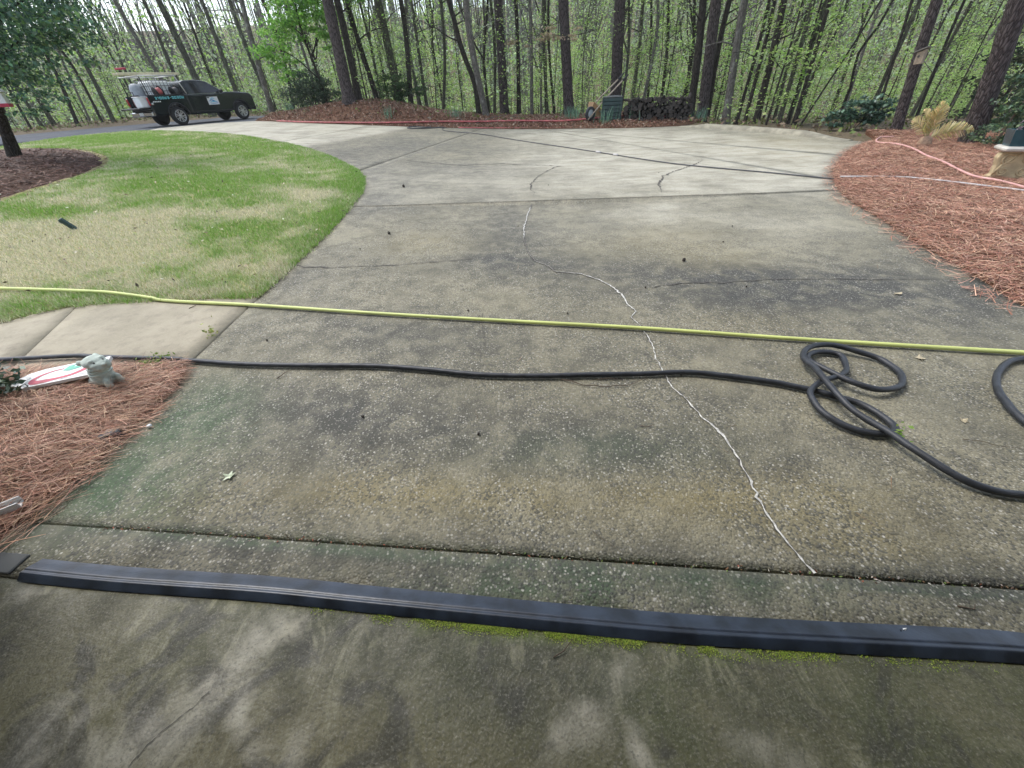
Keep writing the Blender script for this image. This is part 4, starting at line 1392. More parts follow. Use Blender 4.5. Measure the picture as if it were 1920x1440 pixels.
p = PT['stake']
stk = thing('garden_stake', 'short dark green post tilted in the dead grass of the lawn', 'post', (p[0], p[1], gz_(p) + .01))
stk.rotation_euler = (R(8), R(-30), R(12))
grd = plain('dark_green_plastic', (.02, .05, .045), .45)
MB().box((0, 0, .1), (.055, .055, .2), None, .008).build('post', grd, stk)
MB().box((-.033, 0, .17), (.014, .03, .03)).build('clip', plain('grey_plastic', (.2, .23, .22), .5), stk)

# five-pointed green leaf on the near slab, other leaves
def star_leaf(name, label, loc, s, rz, mat, pts=5, deep=.42):
    m = MB()
    vs, n = [(0, 0, .004)], pts * 2
    for k in range(n):
        a = 2 * math.pi * k / n
        r = s if k % 2 == 0 else s * deep
        vs.append((r * math.cos(a), r * math.sin(a), .002 + .012 * (k % 2 == 0) * (k % 4 == 0)))
    m.add(vs, [(0, 1 + k, 1 + (k + 1) % n) for k in range(n)])
    m.tube([(0, 0, .004), (-s * 1.2, .1 * s, .003)], .0015, 5)
    o = m.build(name, mat)
    o.location = (loc[0], loc[1], gz_(loc) + .003)
    o.rotation_euler = (0, 0, rz)
    return tag(o, label, 'leaf')


gl = plain('fresh_leaf', (.5, .56, .4), .5)
star_leaf('fallen_leaf', 'pale green star shaped leaf on the near concrete left of centre', PT['starleaf'], .036, .4, gl)
tanl = plain('tan_leaf', (.42, .36, .24), .7)
star_leaf('fallen_leaf', 'dry tan leaf on the concrete just below the yellow hose on the right', PT['leaf1'], .03, 1.2, tanl, 4, .6)
star_leaf('fallen_leaf', 'dry pale leaf between the coiled loops and the right hose loop', PT['leaf2'], .02, 2.2, tanl, 3, .7)
star_leaf('fallen_leaf', 'small white petal on the concrete apron at the lower right', (1.27, .5), .011, .2, wht, 4, .7)
star_leaf('fallen_leaf', 'pale dry leaf on the right of the main slab near the straw bed', (3.35, 3.0), .035, .2, tanl, 3, .6)


def sprig(name, label, loc, n, s, cols, cat='weed', hgt=.05, mat='leaf', ls=None):
    X = RNG.normal(size=(n, 2)) * s * .45
    P = np.column_stack([X, np.abs(RNG.normal(size=n)) * hgt + .008])
    V, F, C_ = leaf_quads(P, ls or s * .5, tints(n, cols), .45)
    o = link(name, arr_mesh(name, V, F, C_), MT[mat])
    o.location = (loc[0], loc[1], gz_(loc) + .004)
    return tag(o, label, cat)


GW = [(.22, .36, .08), (.3, .42, .12), (.16, .28, .06)]
sprig('weed', 'tiny bright green weed at the end of the coiled black hose', PT['weed'], 26, .045, GW)
sprig('weed', 'green weed growing along the black hose at the straw bed corner', PT['weed2'], 260, .13, [(.2, .3, .08), (.27, .36, .12)], hgt=.02, ls=.026)
sprig('weed', 'small yellow green weed in the joint between walk and driveway', PT['weed3'], 40, .05, [(.4, .42, .16), (.26, .32, .1)])

gm = plain('gumball', (.035, .028, .022), .95, 0, .4, 60)


def gumball(label, loc, s=.018, group=None):
    m = MB()
    bm = bmesh.new()
    bmesh.ops.create_icosphere(bm, subdivisions=2, radius=s)
    rr = random.Random(int(loc[0] * 1000))
    for v in bm.verts:
        v.co *= rr.choice((.8, 1.0, 1.25))
    m.add([tuple(v.co) for v in bm.verts], [tuple(v.index for v in f.verts) for f in bm.faces])
    bm.free()
    o = m.build('seed_ball', gm)
    o.location = (loc[0], loc[1], gz_(loc) + s)
    return tag(o, label, 'seed ball', group)


gumball('dark round seed ball in the middle of the tan main slab', PT['gum1'], .018)
gumball('dark seed ball on the washed slab right of the lawn tip', PT['gum2'], .022)
gumball('dark seed ball on the slab below the first far joint', PT['gum3'], .018)
gumball('dark seed ball on the lawn edge near the walk corner', (PT['gum4'][0], PT['gum4'][1]), .022)
for q in ((-.35, 3.1), (.5, 2.95), (1.3, 3.4), (2.6, 4.6), (-.9, 1.75), (-1.8, 4.9), (.2, 5.6), (-2.9, 9.0), (1.1, 2.0), (-.2, 1.55), (2.2, 3.3), (-1.95, 2.75), (3.0, 5.2), (.9, 8.2), (3.3, 9.0)):
    gumball('tiny dark seed ball loose on the concrete driveway', q, .008, 'seed balls scattered on the concrete')


def twig(label, pts, r=.0035, z=None):
    m = MB()
    q = catmull(pts, .03)
    m.tube([(a[0], a[1], base_h(a[0], a[1]) + r + .002 + .01 * math.sin(i * .7) ** 2) for i, a in enumerate(q)], list(np.linspace(r, r * .4, len(q))), 5)
    return tag(m.build('twig', MT['twig']), label, 'twig')


twig('thin curved twig on the garage floor below the threshold', [(.09, .475), (.125, .49), (.16, .522), (.172, .522)], .0022)
twig('curved twig just below the black hose near the white crack', [(.32, 2.02), (.5, 1.93), (.74, 1.92), (.88, 2.0)], .004)
twig('second short twig beside the white crack under the black hose', [(.55, 2.0), (.72, 1.985)], .003)
twig('small dark twig right of centre on the near slab', [(.7, 1.55), (.74, 1.535), (.78, 1.55)], .003)
twig('straight twig lying on the front walk', [(-3.0, 3.42), (-2.93, 3.5)], .004)
twig('thin twig between coil and right loop on the concrete', [(2.28, 1.33), (2.5, 1.23)], .002)
twig('small dark twig on the concrete apron at the right', [(1.52, .565), (1.56, .55), (1.575, .565)], .003)
twig('short twig left of the crack near the yellow hose', [(-.28, 2.92), (-.24, 2.98)], .004)
twig('forked twig on the driveway near the lower left hose', [(-1.62, 2.2), (-1.57, 2.28)], .004)

# fine litter nobody could count
n = 900
X = scatter([(-2.2, .95), (2.6, .6), (4.0, 3.0), (5.2, 6.5), (7, 13), (6, 17), (-1, 19), (-3, 9), (-2.6, 6.5), (-1.4, 4.6), (-2.2, 3.4), (-2.3, 2.4)], n)
V, F, C_ = leaf_quads(np.column_stack([X, base_h(X[:, 0], X[:, 1]) + .008]), .013, tints(n, [(.09, .06, .04), (.14, .1, .06), (.4, .36, .26), (.06, .045, .03)]), .8, asp=.35)
V2, F2, C2 = strips(np.column_stack([X[:260], base_h(X[:260, 0], X[:260, 1]) + .006]), np.column_stack([np.cos(np.arange(260) * 2.4), np.sin(np.arange(260) * 2.4), np.zeros(260)]), RNG.uniform(.03, .12, 260), np.full(260, .0028), 2, tints(260, [(.16, .1, .06), (.1, .06, .04), (.3, .2, .12)]))
tag(link('litter_specks', arr_mesh('litter_specks', np.vstack([V, V2]), np.vstack([F, F2[:260] + len(V), F2[260:] + len(V)]), np.vstack([C_, C2])), MT['litter']), 'specks of dry leaf, needle and bark on the driveway', 'litter', kind='stuff')
X = RNG.normal(size=(500, 2)) * .008
xs = RNG.uniform(-2.0, 2.2, 500)
V, F, C_ = leaf_quads(np.column_stack([xs, J2a[1] + (xs - J2a[0]) * dj + X[:, 0], RNG.uniform(-.002, .006, 500)]), .012, tints(500, [(.2, .12, .07), (.1, .07, .05), (.45, .42, .35), (.3, .1, .06), (.15, .2, .06)]), .5, asp=.4)
tag(link('joint_litter', arr_mesh('joint_litter', V, F, C_), MT['litter']), 'crumbs and leaf bits caught in the near joint', 'litter', kind='stuff')


# shrub at the lower left corner
def leafy(name, label, cat, centres, n, size, cols, mat='leaf', stems=None, stem_mat='twig', group=None, flat=.45, loc=(0, 0, 0), asp=.6, root=None, stem_name='stem', crown='foliage'):
    """a plant: leaves filling uneven clumps, with stems inside"""
    root = root or thing(name, label, cat, loc, 0, group)
    P, base = [], []
    tot = sum(r[0] * r[1] * r[2] for _, r in centres)
    for c, r in centres:
        k = max(4, int(n * r[0] * r[1] * r[2] / tot))
        # sprays: leaves gather round sub-centres so that gaps stay between them
        ns = max(3, k // 26)
        sc_ = unit(RNG.normal(size=(ns, 3))) * (RNG.uniform(0, 1, (ns, 1)) ** .45)
        pick = RNG.integers(0, ns, k)
        q = sc_[pick] + RNG.normal(size=(k, 3)) * np.array([.16, .16, .07])
        P.append(np.array(c) + q * np.array(r))
        base.append(np.clip(RNG.uniform(.8, 1.2, ns)[pick], 0, 2))
    P = np.vstack(P)
    b = np.concatenate(base)[:, None]
    V, F, C_ = leaf_quads(P, size, np.clip(tints(len(P), cols) * b, 0, 1), flat, asp=asp)
    link(crown, arr_mesh(crown, V, F, C_), MT[mat], root)
    if stems:
        m = MB()
        for pts, r in stems:
            m.tube(catmull(pts, .25), list(np.linspace(r, r * .35, len(catmull(pts, .25)))), 6)
        m.build(stem_name, MT[stem_mat], root)
    return root


leafy('garden_shrub', 'dark green shrub with bare twigs at the left picture edge by the straw bed', 'shrub', [((0, 0, .2), (.42, .34, .24)), ((-.2, .15, .3), (.36, .3, .25)), ((.2, -.1, .14), (.36, .28, .15)), ((.05, -.3, .1), (.4, .25, .14))], 3200, .042,
      [(.05, .095, .055), (.035, .07, .045), (.08, .13, .075), (.03, .05, .03)], 'waxy',
      [([(0, 0, -.03), (.02, .02, .2), (.1, .05, .42)], .008), ([(0, 0, -.03), (-.1, .1, .25), (-.16, .16, .45)], .008), ([(.05, .03, .25), (.14, .14, .36), (.26, .2, .40)], .004), ([(.07, .04, .33), (.0, .15, .46), (-.06, .2, .52)], .004), ([(.0, .0, .2), (.12, -.1, .24), (.22, -.16, .22)], .004)], loc=(-3.47, 1.90, .07))


# ---------------------------------------------------------------- trees
def trunk_mb(pts, r0, r1, sides=10, seed=0, flare=.5, rough=.06, step=.35):
    rng = np.random.default_rng(seed)
    C = catmull(pts, step)
    m = MB()
    k = len(C)
    ph = rng.uniform(0, 6.28, 6)
    b = 0
    ref = Vector((1, 0, 0))
    for i in range(k):
        t = Vector(C[min(i + 1, k - 1)] - C[max(i - 1, 0)]).normalized()
        u = (ref - t * ref.dot(t)).normalized()
        ref = u
        w = t.cross(u)
        s = i / max(1, k - 1)
        hgt = C[i][2] - C[0][2]
        rad = (r0 + (r1 - r0) * s) * (1 + flare * math.exp(-hgt / .28))
        for j in range(sides):
            a = 2 * math.pi * j / sides
            q = rad * (1 + rough * math.sin(3 * a + ph[0] + hgt * .4) + rough * rng.normal() * .6 + flare * .35 * math.exp(-hgt / .25) * math.sin(5 * a + ph[1]))
            m.v.append(tuple(Vector(C[i]) + (u * math.cos(a) + w * math.sin(a)) * q))
    for i in range(k - 1):
        for j in range(sides):
            m.f.append((i * sides + j, i * sides + (j + 1) % sides, (i + 1) * sides + (j + 1) % sides, (i + 1) * sides + j))
            m.sm.append(True)
    return m, C


SPRING = [(.29, .46, .1), (.38, .55, .16), (.22, .38, .08), (.43, .57, .24), (.34, .46, .16)]
PALE = [(.4, .49, .32), (.35, .47, .26), (.47, .54, .4), (.3, .41, .22)]


def crown_mesh(name, n, size, z0, z1, rad, cols, seed, flat=.6, nsp=None):
    """leaf sprays round a stem at the origin, from height z0 to z1"""
    rng = np.random.default_rng(seed)
    ns = nsp or max(5, n // 22)
    h = rng.uniform(0, 1, ns)
    a = rng.uniform(0, 6.283, ns)
    rr = rad * (rng.uniform(.1, 1, ns) ** .6) * (1.05 - .5 * h)
    S = np.column_stack([np.cos(a) * rr, np.sin(a) * rr, z0 + (z1 - z0) * h])
    pk = rng.integers(0, ns, n)
    P = S[pk] + rng.normal(size=(n, 3)) * np.array([.42, .42, .13]) * (.5 + rad * .22)
    br = rng.uniform(.75, 1.25, ns)[pk][:, None]
    V, F, C_ = leaf_quads(P, size, np.clip(tints(n, cols, .25, rng) * br, 0, 1), flat, rng)
    return arr_mesh(name, V, F, C_), S


HIGH = [crown_mesh('crown', 150, .4, 10, 15, 2.6, PALE, 100 + k)[0] for k in range(3)]
for me in HIGH:
    me.materials.append(MT['leaf'])
BARK = dict(p=MT['pine'], d=MT['dark'], g=MT['grey'], m=MT['mossy'])
TREES = dict(
    t1=('m', 'thick grey green trunk rising right behind the cab of the truck'), t2=('m', 'dark slim trunk behind the ladder rack of the truck'), t3=('g', 'pale trunk behind the white tank of the truck'),
    t4=('d', 'very thin dark stem above the hood of the truck'), t5=('m', 'leaning trunk behind the nose of the truck'), t6=('m', 'trunk at upper left between truck and leafy green tree'),
    t7=('g', 'leaning grey trunk left of the round evergreen shrub'), t8=('d', 'slender dark trunk behind the bright leafy tree'), t9=('p', 'broad pine trunk on the mulch mound with flared foot'),
    t10=('d', 'darker second trunk close to the right of the broad mound pine'), t11=('d', 'dark trunk just right of the mound pair'), t12=('m', 'wide mossy trunk beyond the right slope of the mound'),
    t13=('d', 'nearly black trunk with pale flecks beyond the mound'), t14=('m', 'thin straight trunk between the black trunk and the forked dark one'), t15=('d', 'dark curving trunk that leans across the pale spotted one'),
    t16=('g', 'pale grey spotted trunk beside the dark curving one'), t17=('p', 'pine trunk with grey plates behind the middle of the far bed'), t18=('m', 'thin trunk left of the dark curving one'),
    t19=('d', 'dark slim trunk right of the grey plated pine'), t20=('g', 'slim whitish trunk in the middle of the far bed'), t21=('m', 'mid brown slim trunk right of the whitish one'),
    t22=('d', 'thin black trunk next to the bed pine'), t23=('p', 'dark pine trunk standing in the far bed left of the wheelbarrow'), t24=('p', 'biggest straight pine trunk directly behind the compost bin'),
    t25=('m', 'greenish trunk leaning right behind the left end of the log pile'), t26=('d', 'thin dark stem above the middle of the log pile'), t27=('d', 'slim dark trunk above the right half of the log pile'),
    t28=('d', 'left dark stem of the clump at the right end of the log pile'), t29=('p', 'thickest stem of the clump at the right end of the log pile'), t30=('d', 'right leaning stem of the clump beside the log pile'),
    t31=('g', 'grey rough trunk behind the start of the kerb'), t32=('d', 'thin dark trunk close right of the grey trunk at the kerb'), t33=('d', 'second thin dark trunk right of the grey trunk at the kerb'),
    t34=('d', 'stout dark trunk behind the middle of the kerb'), t35=('d', 'black leaning trunk behind the right part of the kerb'), t36=('d', 'thin crooked black trunk rising behind the glossy shrub'),
    t37=('m', 'brown leaning trunk right of the glossy shrub'), t38=('d', 'thin trunk just left of the birdhouse tree'), t39=('p', 'leaning pine trunk that carries the birdhouse'),
    t40=('d', 'thin crooked trunk right of the birdhouse tree'), t41=('p', 'massive leaning pine trunk at the right in the pine straw'), t42=('d', 'thin slanting stem behind the kerb crossing to the right'),
    t43=('d', 'thin dark stem behind the yellow sago palm'), t44=('m', 'leaning trunk by the road left of the truck'), t45=('d', 'thin trunk by the road second left of the truck'),
    t46=('d', 'dark trunk by the road under the evergreen branches'), t47=('m', 'pale sided trunk by the road right of the evergreen trunk'), t48=('d', 'trunk by the road nearest the evergreen trunk'),
    t49=('m', 'slim trunk behind the road below the evergreen crown'), t50=('g', 'thin pale trunk behind the road left of the truck tailgate'), t51=('d', 'dark trunk behind the ivy at the right picture edge'))
for i, (key, (bk, lab)) in enumerate(TREES.items()):
    x0, Y, z0, x1, z1, dia = G['trees'][key]
    rng = np.random.default_rng(500 + i)
    sl = np.clip((x1 - x0) / (z1 - z0), -.45, .45)
    zb = T1(x0, Y)
    xb = x0 + sl * (zb - z0)
    zb = T1(xb, Y) - .06
    H = 18 if dia > .35 else 13
    big = dia > .4
    pine = bk == 'p'
    w = .10 if pine else .28
    pts = []
    nn = 5
    for k in range(nn):
        f = k / (nn - 1)
        pts.append((sl * H * f * (1 - .25 * f) + rng.normal() * w * (0 < k) * .4, rng.normal() * w * (k > 0), H * f))
    if key == 't15':
        pts = [(0, 0, 0), (-.12, 0, 1.4), (-.55, 0, 2.6), (-.8, 0, 3.6), (-1.2, .1, 6), (-1.5, .3, 13)]
    if key == 't36':
        pts = [(0, 0, 0), (.05, 0, 1.2), (-.15, 0, 2.2), (.35, 0, 3.5), (.5, .2, 7), (.4, .3, 12)]
    root = thing('pine_tree' if pine else 'woodland_tree', lab, 'tree', (xb, Y, zb), 0, None)
    m, C = trunk_mb(pts, dia / 2, dia / 2 * .45, 16 if big else 9, 900 + i, .45 if big else .25, .05)
    m.build('trunk', BARK[bk], root)
    nb = 2 if pine else 4
    for b in range(nb):
        hb = rng.uniform(2.2, 7.5)
        j = int(np.argmin(np.abs(C[:, 2] - hb)))
        a = rng.uniform(0, 6.28)
        L = rng.uniform(.7, 2.0) * (.6 if pine else 1)
        p0 = Vector(C[j])
        d = Vector((math.cos(a), math.sin(a) * .5, rng.uniform(.0, .5)))
        r = min(dia * .16, .035)
        q = catmull([p0, p0 + d * L * .45 + Vector((0, 0, .08)), p0 + d * L + Vector((0, 0, rng.uniform(-.1, .35)))], .3)
        MB().tube(q, list(np.linspace(r, r * .3, len(q))), 5).build('limb', BARK[bk], root)
    cr = link('crown', HIGH[i % 3], None, root)
    cr.location = (sl * H * .6, 0, 1 if H > 15 else -3)
    cr.rotation_euler = (0, 0, rng.uniform(0, 6.28))

# slim trees and saplings that fill the wood: a few kinds, copied
def copy_tree(src, loc, rz, s, label, group):
    r = src.copy()
    COL.objects.link(r)
    r.location = loc
    r.rotation_euler = (RNG.normal() * .03, RNG.normal() * .03, rz)
    r.scale = (s, s, s * RNG.uniform(.9, 1.15))
    r['label'], r['group'] = label, group
    for ch in src.children:
        c = ch.copy()
        COL.objects.link(c)
        c.parent = r
    return r


def slim_proto(k):
    rng = np.random.default_rng(40 + k)
    root = thing('slim_tree', 'slim bare trunk in the wood', 'tree')
    H = rng.uniform(10, 13)
    pts = [(0, 0, 0)] + [(rng.normal() * .16 * q, rng.normal() * .16 * q, H * q / 4) for q in range(1, 5)]
    d = rng.uniform(.09, .2)
    m, C = trunk_mb(pts, d / 2, d / 5, 7, 60 + k, .2, .05, .6)
    me, S = crown_mesh('crown', 950, .125, 1.5, 9.5, 1.7, SPRING if k % 3 else PALE, 200 + k, .72, 34)
    for q_ in range(3):
        j = int(len(C) * rng.uniform(.25, .6))
        a = rng.uniform(0, 6.283)
        dd_ = np.array([math.cos(a) * .9, math.sin(a) * .9, 1.5])
        q = catmull([C[j], C[j] + dd_ * .7, C[j] + dd_ * 1.4 + [0, 0, .7], C[j] + dd_ * 2 + [rng.normal() * .4, rng.normal() * .4, 2.2]], .5)
        m.tube(q, list(np.linspace(d * .3, .012, len(q))), 5, False)
    for s in S[:12]:
        j = int(np.argmin(np.abs(C[:, 2] - s[2] + .5)))
        q = catmull([C[j], (np.array(C[j]) + s) / 2 + [0, 0, .1], s], .5)
        m.tube(q, list(np.linspace(d * .12, .006, len(q))), 4, False)
    m.build('trunk', BARK['dmgm'[k % 4]], root)
    link('crown', me, MT['leaf'], root)
    return root


def sapling_proto(k):
    rng = np.random.default_rng(70 + k)
    root = thing('sapling', 'young leafy sapling at the wood edge', 'tree')
    H = rng.uniform(3.0, 5.5)
    me, S = crown_mesh('crown', 900, .105, .5, H, 1.35, SPRING, 300 + k, .75, 30)
    m, C = trunk_mb([(0, 0, 0), (rng.normal() * .1, rng.normal() * .1, H * .5), (rng.normal() * .2, rng.normal() * .2, H)], .03, .01, 6, 80 + k, .2, .04, .4)
    for s in S[:16]:
        j = int(np.argmin(np.abs(C[:, 2] - s[2] + .25)))
        q = catmull([C[j], (np.array(C[j]) + s) / 2 + [0, 0, .05], s], .35)
        m.tube(q, list(np.linspace(.011, .004, len(q))), 4, False)
    m.build('trunk', MT['dark'], root)
    link('crown', me, MT['leaf'], root)
    return root


ZONES = ((-99, -.62, 'behind the road left of the truck'), (-.62, -.42, 'behind the truck'), (-.42, -.2, 'behind the mulch mound'), (-.2, .0, 'behind the left half of the far bed'),
         (.0, .2, 'between the bed pines'), (.2, .42, 'behind the log pile'), (.42, .68, 'behind the kerb'), (.68, 99, 'behind the birdhouse tree'))


def zone(x, y):
    return next(z[2] for z in ZONES if z[0] <= x / y < z[1])


slim = [slim_proto(k) for k in range(8)]
sap = [sapling_proto(k) for k in range(6)]
n_s = 0
rr = random.Random(5)
first = [True] * 8
for k in range(135):
    for _ in range(40):
        Y = 17 + 42 * rr.random() ** 1.0
        X_ = rr.uniform(-1.02, 1.08) * Y
        d = float(beyond(X_, Y))
        if d > 3.2 and not (X_ < -15 and d < 6):
            break
    else:
        continue
    z = zone(X_, Y)
    j = k % 8
    dpt = 'far back' if Y > 34 else 'nearer'
    lab, grp = ('dark', 'mossy', 'grey', 'mossy')[j % 4] + ' slim tree ' + dpt + ' ' + z, 'slim trees ' + z
    loc = (X_, Y, T1(X_, Y) - .08)
    if first[j]:
        first[j] = False
        slim[j].location = loc
        slim[j]['label'], slim[j]['group'] = lab, grp
    else:
        copy_tree(slim[j], loc, rr.uniform(0, 6.28), rr.uniform(.75, 1.25), lab, grp)
first = [True] * 6
for k in range(95):
    for _ in range(40):
        Y = 15 + 26 * rr.random() ** 1.2
        X_ = rr.uniform(-1.02, 1.1) * Y
        d = float(beyond(X_, Y))
        if d > 3.8 and not (-20 < X_ < -13 and Y < 34):
            break
    else:
        continue
    z = zone(X_, Y)
    j = k % 6
    dpt = 'far back' if Y > 26 else 'close'
    lab, grp = 'light green leafy sapling ' + dpt + ' ' + z, 'saplings ' + z
    loc = (X_, Y, T1(X_, Y) - .04)
    if first[j]:
        first[j] = False
        sap[j].location = loc
        sap[j]['label'], sap[j]['group'] = lab, grp
    else:
        copy_tree(sap[j], loc, rr.uniform(0, 6.28), rr.uniform(.7, 1.3), lab, grp)

# the far wood, one mass
n = 1100
Y = RNG.uniform(52, 125, n)
X_ = RNG.uniform(-1.15, 1.15, n) * Y
zb = T(X_, Y)
m_v, m_f = [], []
for k in range(n):
    r = RNG.uniform(.07, .24)
    lx, ly = RNG.normal(size=2) * .35
    hh = RNG.uniform(10, 16)
    b = len(m_v)
    for f_ in (0, 1):
        for a in (0, 1.571, 3.142, 4.712):
            m_v.append((X_[k] + math.cos(a) * r * (1 - .5 * f_) + lx * f_, Y[k] + math.sin(a) * r * (1 - .5 * f_) + ly * f_, zb[k] - .2 + hh * f_))
    m_f += [(b + a, b + (a + 1) % 4, b + 4 + (a + 1) % 4, b + 4 + a) for a in range(4)]
far = link('far_wood_trunks', arr_mesh('far_wood_trunks', m_v, np.array(m_f)), MT['grey'])
tag(far, 'countless distant trunks on the hillside beyond the near trees', 'trees', kind='stuff')
ns = 3200
Y = RNG.uniform(42, 125, ns)
X_ = RNG.uniform(-1.2, 1.2, ns) * Y
S = np.column_stack([X_, Y, T(X_, Y) + RNG.uniform(.4, 13, ns) * RNG.uniform(.3, 1, ns)])
n = 170000
pk = RNG.integers(0, ns, n)
P = S[pk] + RNG.normal(size=(n, 3)) * np.array([1.25, 1.25, .5])
V, F, C_ = leaf_quads(P, .29, np.clip(tints(n, PALE + SPRING[:3], .25) * RNG.uniform(.75, 1.25, ns)[pk][:, None], 0, 1), .55)
tag(link('far_wood_foliage', arr_mesh('far_wood_foliage', V, F, C_), MT['leaf']), 'pale spring foliage of the distant wood', 'foliage', kind='stuff')

# evergreen over the mulch ring
DARKG = [(.06, .14, .085), (.09, .19, .105), (.05, .105, .07), (.13, .24, .15), (.17, .3, .11)]
evg = thing('evergreen_tree', 'dark glossy evergreen tree leaning over the mulch ring at the left edge', 'tree', (-12.2, 11.5, T1(-12.2, 11.5) - .05))
m, C = trunk_mb([(0, 0, .0), (.28, -.05, .55), (.62, -.2, 1.05), (1.1, -.3, 1.7), (1.6, -.4, 2.6)], .13, .06, 10, 5, .3, .06, .2)
m.build('trunk', MT['dark'], evg)
for q, r in (([(.4, -.1, .7), (.15, -.1, 1.1), (-.1, 0, 1.7)], .07), ([(.9, -.28, 1.4), (1.6, -.4, 1.9), (2.4, -.4, 2.3)], .045), ([(1.3, -.35, 2.0), (2.2, -.2, 2.7), (3.1, .1, 3.0)], .04), ([(1.1, -.3, 1.7), (.6, 0, 2.2), (.2, .2, 2.6)], .045)):
    cc = catmull(q, .2)
    MB().tube(cc, list(np.linspace(r, r * .4, len(cc))), 7).build('limb', MT['dark'], evg)
o0 = Vector(evg.location)
bl = []
for c, r in (((-9.84, 11, 3.3), 1.25), ((-9.5, 11.4, 3.3), 1.1), ((-8.75, 11, 3.25), .85), ((-9.9, 10.8, 2.6), .95), ((-10.9, 11, 2.45), 1.0), ((-9.2, 11, 2.75), .7), ((-10.9, 10.6, 3.4), 1.2), ((-8.5, 11.2, 3.7), .9), ((-10.6, 11, 1.85), .55), ((-9.7, 10.7, 2.0), .5), ((-9.6, 11.2, 4.3), 1.3), ((-12, 11.5, 3), 1.2)):
    bl.append((Vector(c) - o0, (r, r, r * .62)))
leafy('evergreen_tree', '', 'tree', bl, 15000, .085, DARKG, 'waxy', root=evg, crown='crown', flat=.35)

fd = thing('bird_feeder', 'white box with a red band hanging at the far left edge under the evergreen', 'bird feeder', (-10.62, 10.5, 1.78), R(30))
MB().box((0, 0, .14), (.3, .24, .2)).build('box', wht, fd)
MB().prism([(-.2, .24), (.2, .24), (0, .4)], -.16, .16).build('roof', wht, fd)
MB().box((0, 0, .015), (.33, .27, .06)).build('band', redp, fd)
MB().tube([(0, 0, .4), (0, 0, .95)], .005, 5).build('hanger', MT['those'], fd)

leafy('leafy_tree', 'bright green leafy tree left of the broad mound pine', 'tree', [((-.9, 0, 3.3), (1.2, 1.2, .8)), ((.5, 0, 3.6), (1.2, 1.2, .8)), ((-2.2, .4, 2.4), (1.0, 1.0, .7)), ((1.2, -.6, 2.6), (.8, .8, .5)), ((-.4, .2, 4.4), (1.5, 1.3, .8)), ((1.6, .2, 4.5), (1.2, 1.2, .6)), ((-1.4, .2, 1.5), (.9, .8, .5)), ((2.6, -.2, 4.2), (1.0, .8, .6))], 7500, .15,
      [(.22, .43, .08), (.17, .36, .07), (.28, .5, .11), (.14, .3, .06)], 'leaf', [([(0, 0, 0), (-.1, 0, 1.5), (-.3, 0, 3.2), (0, 0, 5)], .07), ([(-.15, 0, 1.2), (-1, .1, 2), (-2, .2, 2.5)], .035), ([(-.2, 0, 2), (.6, 0, 2.8), (1.4, 0, 3.6)], .035), ([(-.3, 0, 2.8), (-1, 0, 3.4)], .03)], 'dark', flat=.55, loc=(-8.9, 25.2, T1(-8.9, 25.2)), crown='crown', stem_name='trunk')
leafy('evergreen_shrub', 'round dusky evergreen shrub at the left foot of the mound pine', 'shrub', [((0, 0, .9), (1.1, 1.0, .8)), ((-.8, .2, .6), (.9, .8, .6)), ((.7, .1, .7), (.8, .8, .6))], 4200, .11, [(.06, .1, .06), (.09, .13, .08), (.11, .15, .1), (.05, .08, .045)], 'leaf', [([(0, 0, -.1), (.1, 0, .8), (.3, 0, 1.4)], .04), ([(0, 0, 0), (-.5, .1, .7), (-.9, .1, 1.0)], .03)], loc=(-9.6, 25.4, T1(-9.6, 25.4)))
leafy('evergreen_shrub', 'dusky shrub behind the right slope of the mulch mound', 'shrub', [((0, 0, .7), (1.0, .8, .6)), ((1.1, .2, .6), (.8, .8, .5))], 2200, .11, [(.08, .14, .06), (.1, .17, .07), (.06, .1, .05)], 'leaf', [([(0, 0, -.1), (.1, 0, .6), (.3, 0, 1.0)], .03)], loc=(-5.6, 26.2, T1(-5.6, 26.2)))
leafy('ivy_shrub', 'dark shrub and ivy right of the massive leaning pine', 'shrub', [((0, 0, .3), (.5, .4, .3)), ((.35, .2, .75), (.5, .4, .35)), ((.75, .6, 1.25), (.6, .5, .4)), ((1.1, .6, .5), (.7, .5, .5)), ((.4, -.1, .15), (.6, .4, .2))], 4200, .075, [(.06, .12, .06), (.1, .17, .09), (.04, .07, .04), (.16, .22, .1)], 'waxy', [([(0, 0, -.1), (.3, .2, .7), (.8, .5, 1.6)], .03), ([(.2, 0, 0), (.6, .1, .6), (.9, .3, 1.0)], .02)], loc=(10.75, 9.5, T1(10.75, 9.5)))
leafy('dark_shrub', 'large very dark shrub at the right picture edge behind the ivy', 'shrub', [((0, 0, 1.2), (1.0, .9, .8)), ((.6, 0, 2.0), (1.0, .9, .7)), ((-.1, 0, .5), (1.0, .8, .5)), ((.9, .3, 2.9), (1.1, .9, .7))], 3200, .1, [(.03, .045, .03), (.045, .06, .04), (.07, .08, .04)], 'leaf', [([(0, 0, -.1), (.2, 0, 1.2), (.8, 0, 2.8)], .05)], 'dark', loc=(13.2, 12.2, T1(13.2, 12.2)))
leafy('glossy_shrub', 'glossy blue green shrub behind the right end of the kerb', 'shrub', [((0, 0, .45), (.6, .5, .35)), ((.5, 0, .4), (.5, .45, .32)), ((-.4, .1, .32), (.42, .4, .28)), ((.2, -.1, .65), (.4, .4, .25))], 1900, .12, [(.09, .17, .11), (.06, .13, .085), (.14, .22, .15), (.05, .1, .06)], 'waxy', [([(0, 0, -.1), (.1, 0, .4), (.2, 0, .75)], .015), ([(0, 0, -.1), (.3, 0, .4), (.5, 0, .6)], .012), ([(0, 0, -.1), (-.2, 0, .3), (-.4, .1, .5)], .012)], flat=.6, loc=(11.0, 14.0, T1(11.0, 14.0) + .05))
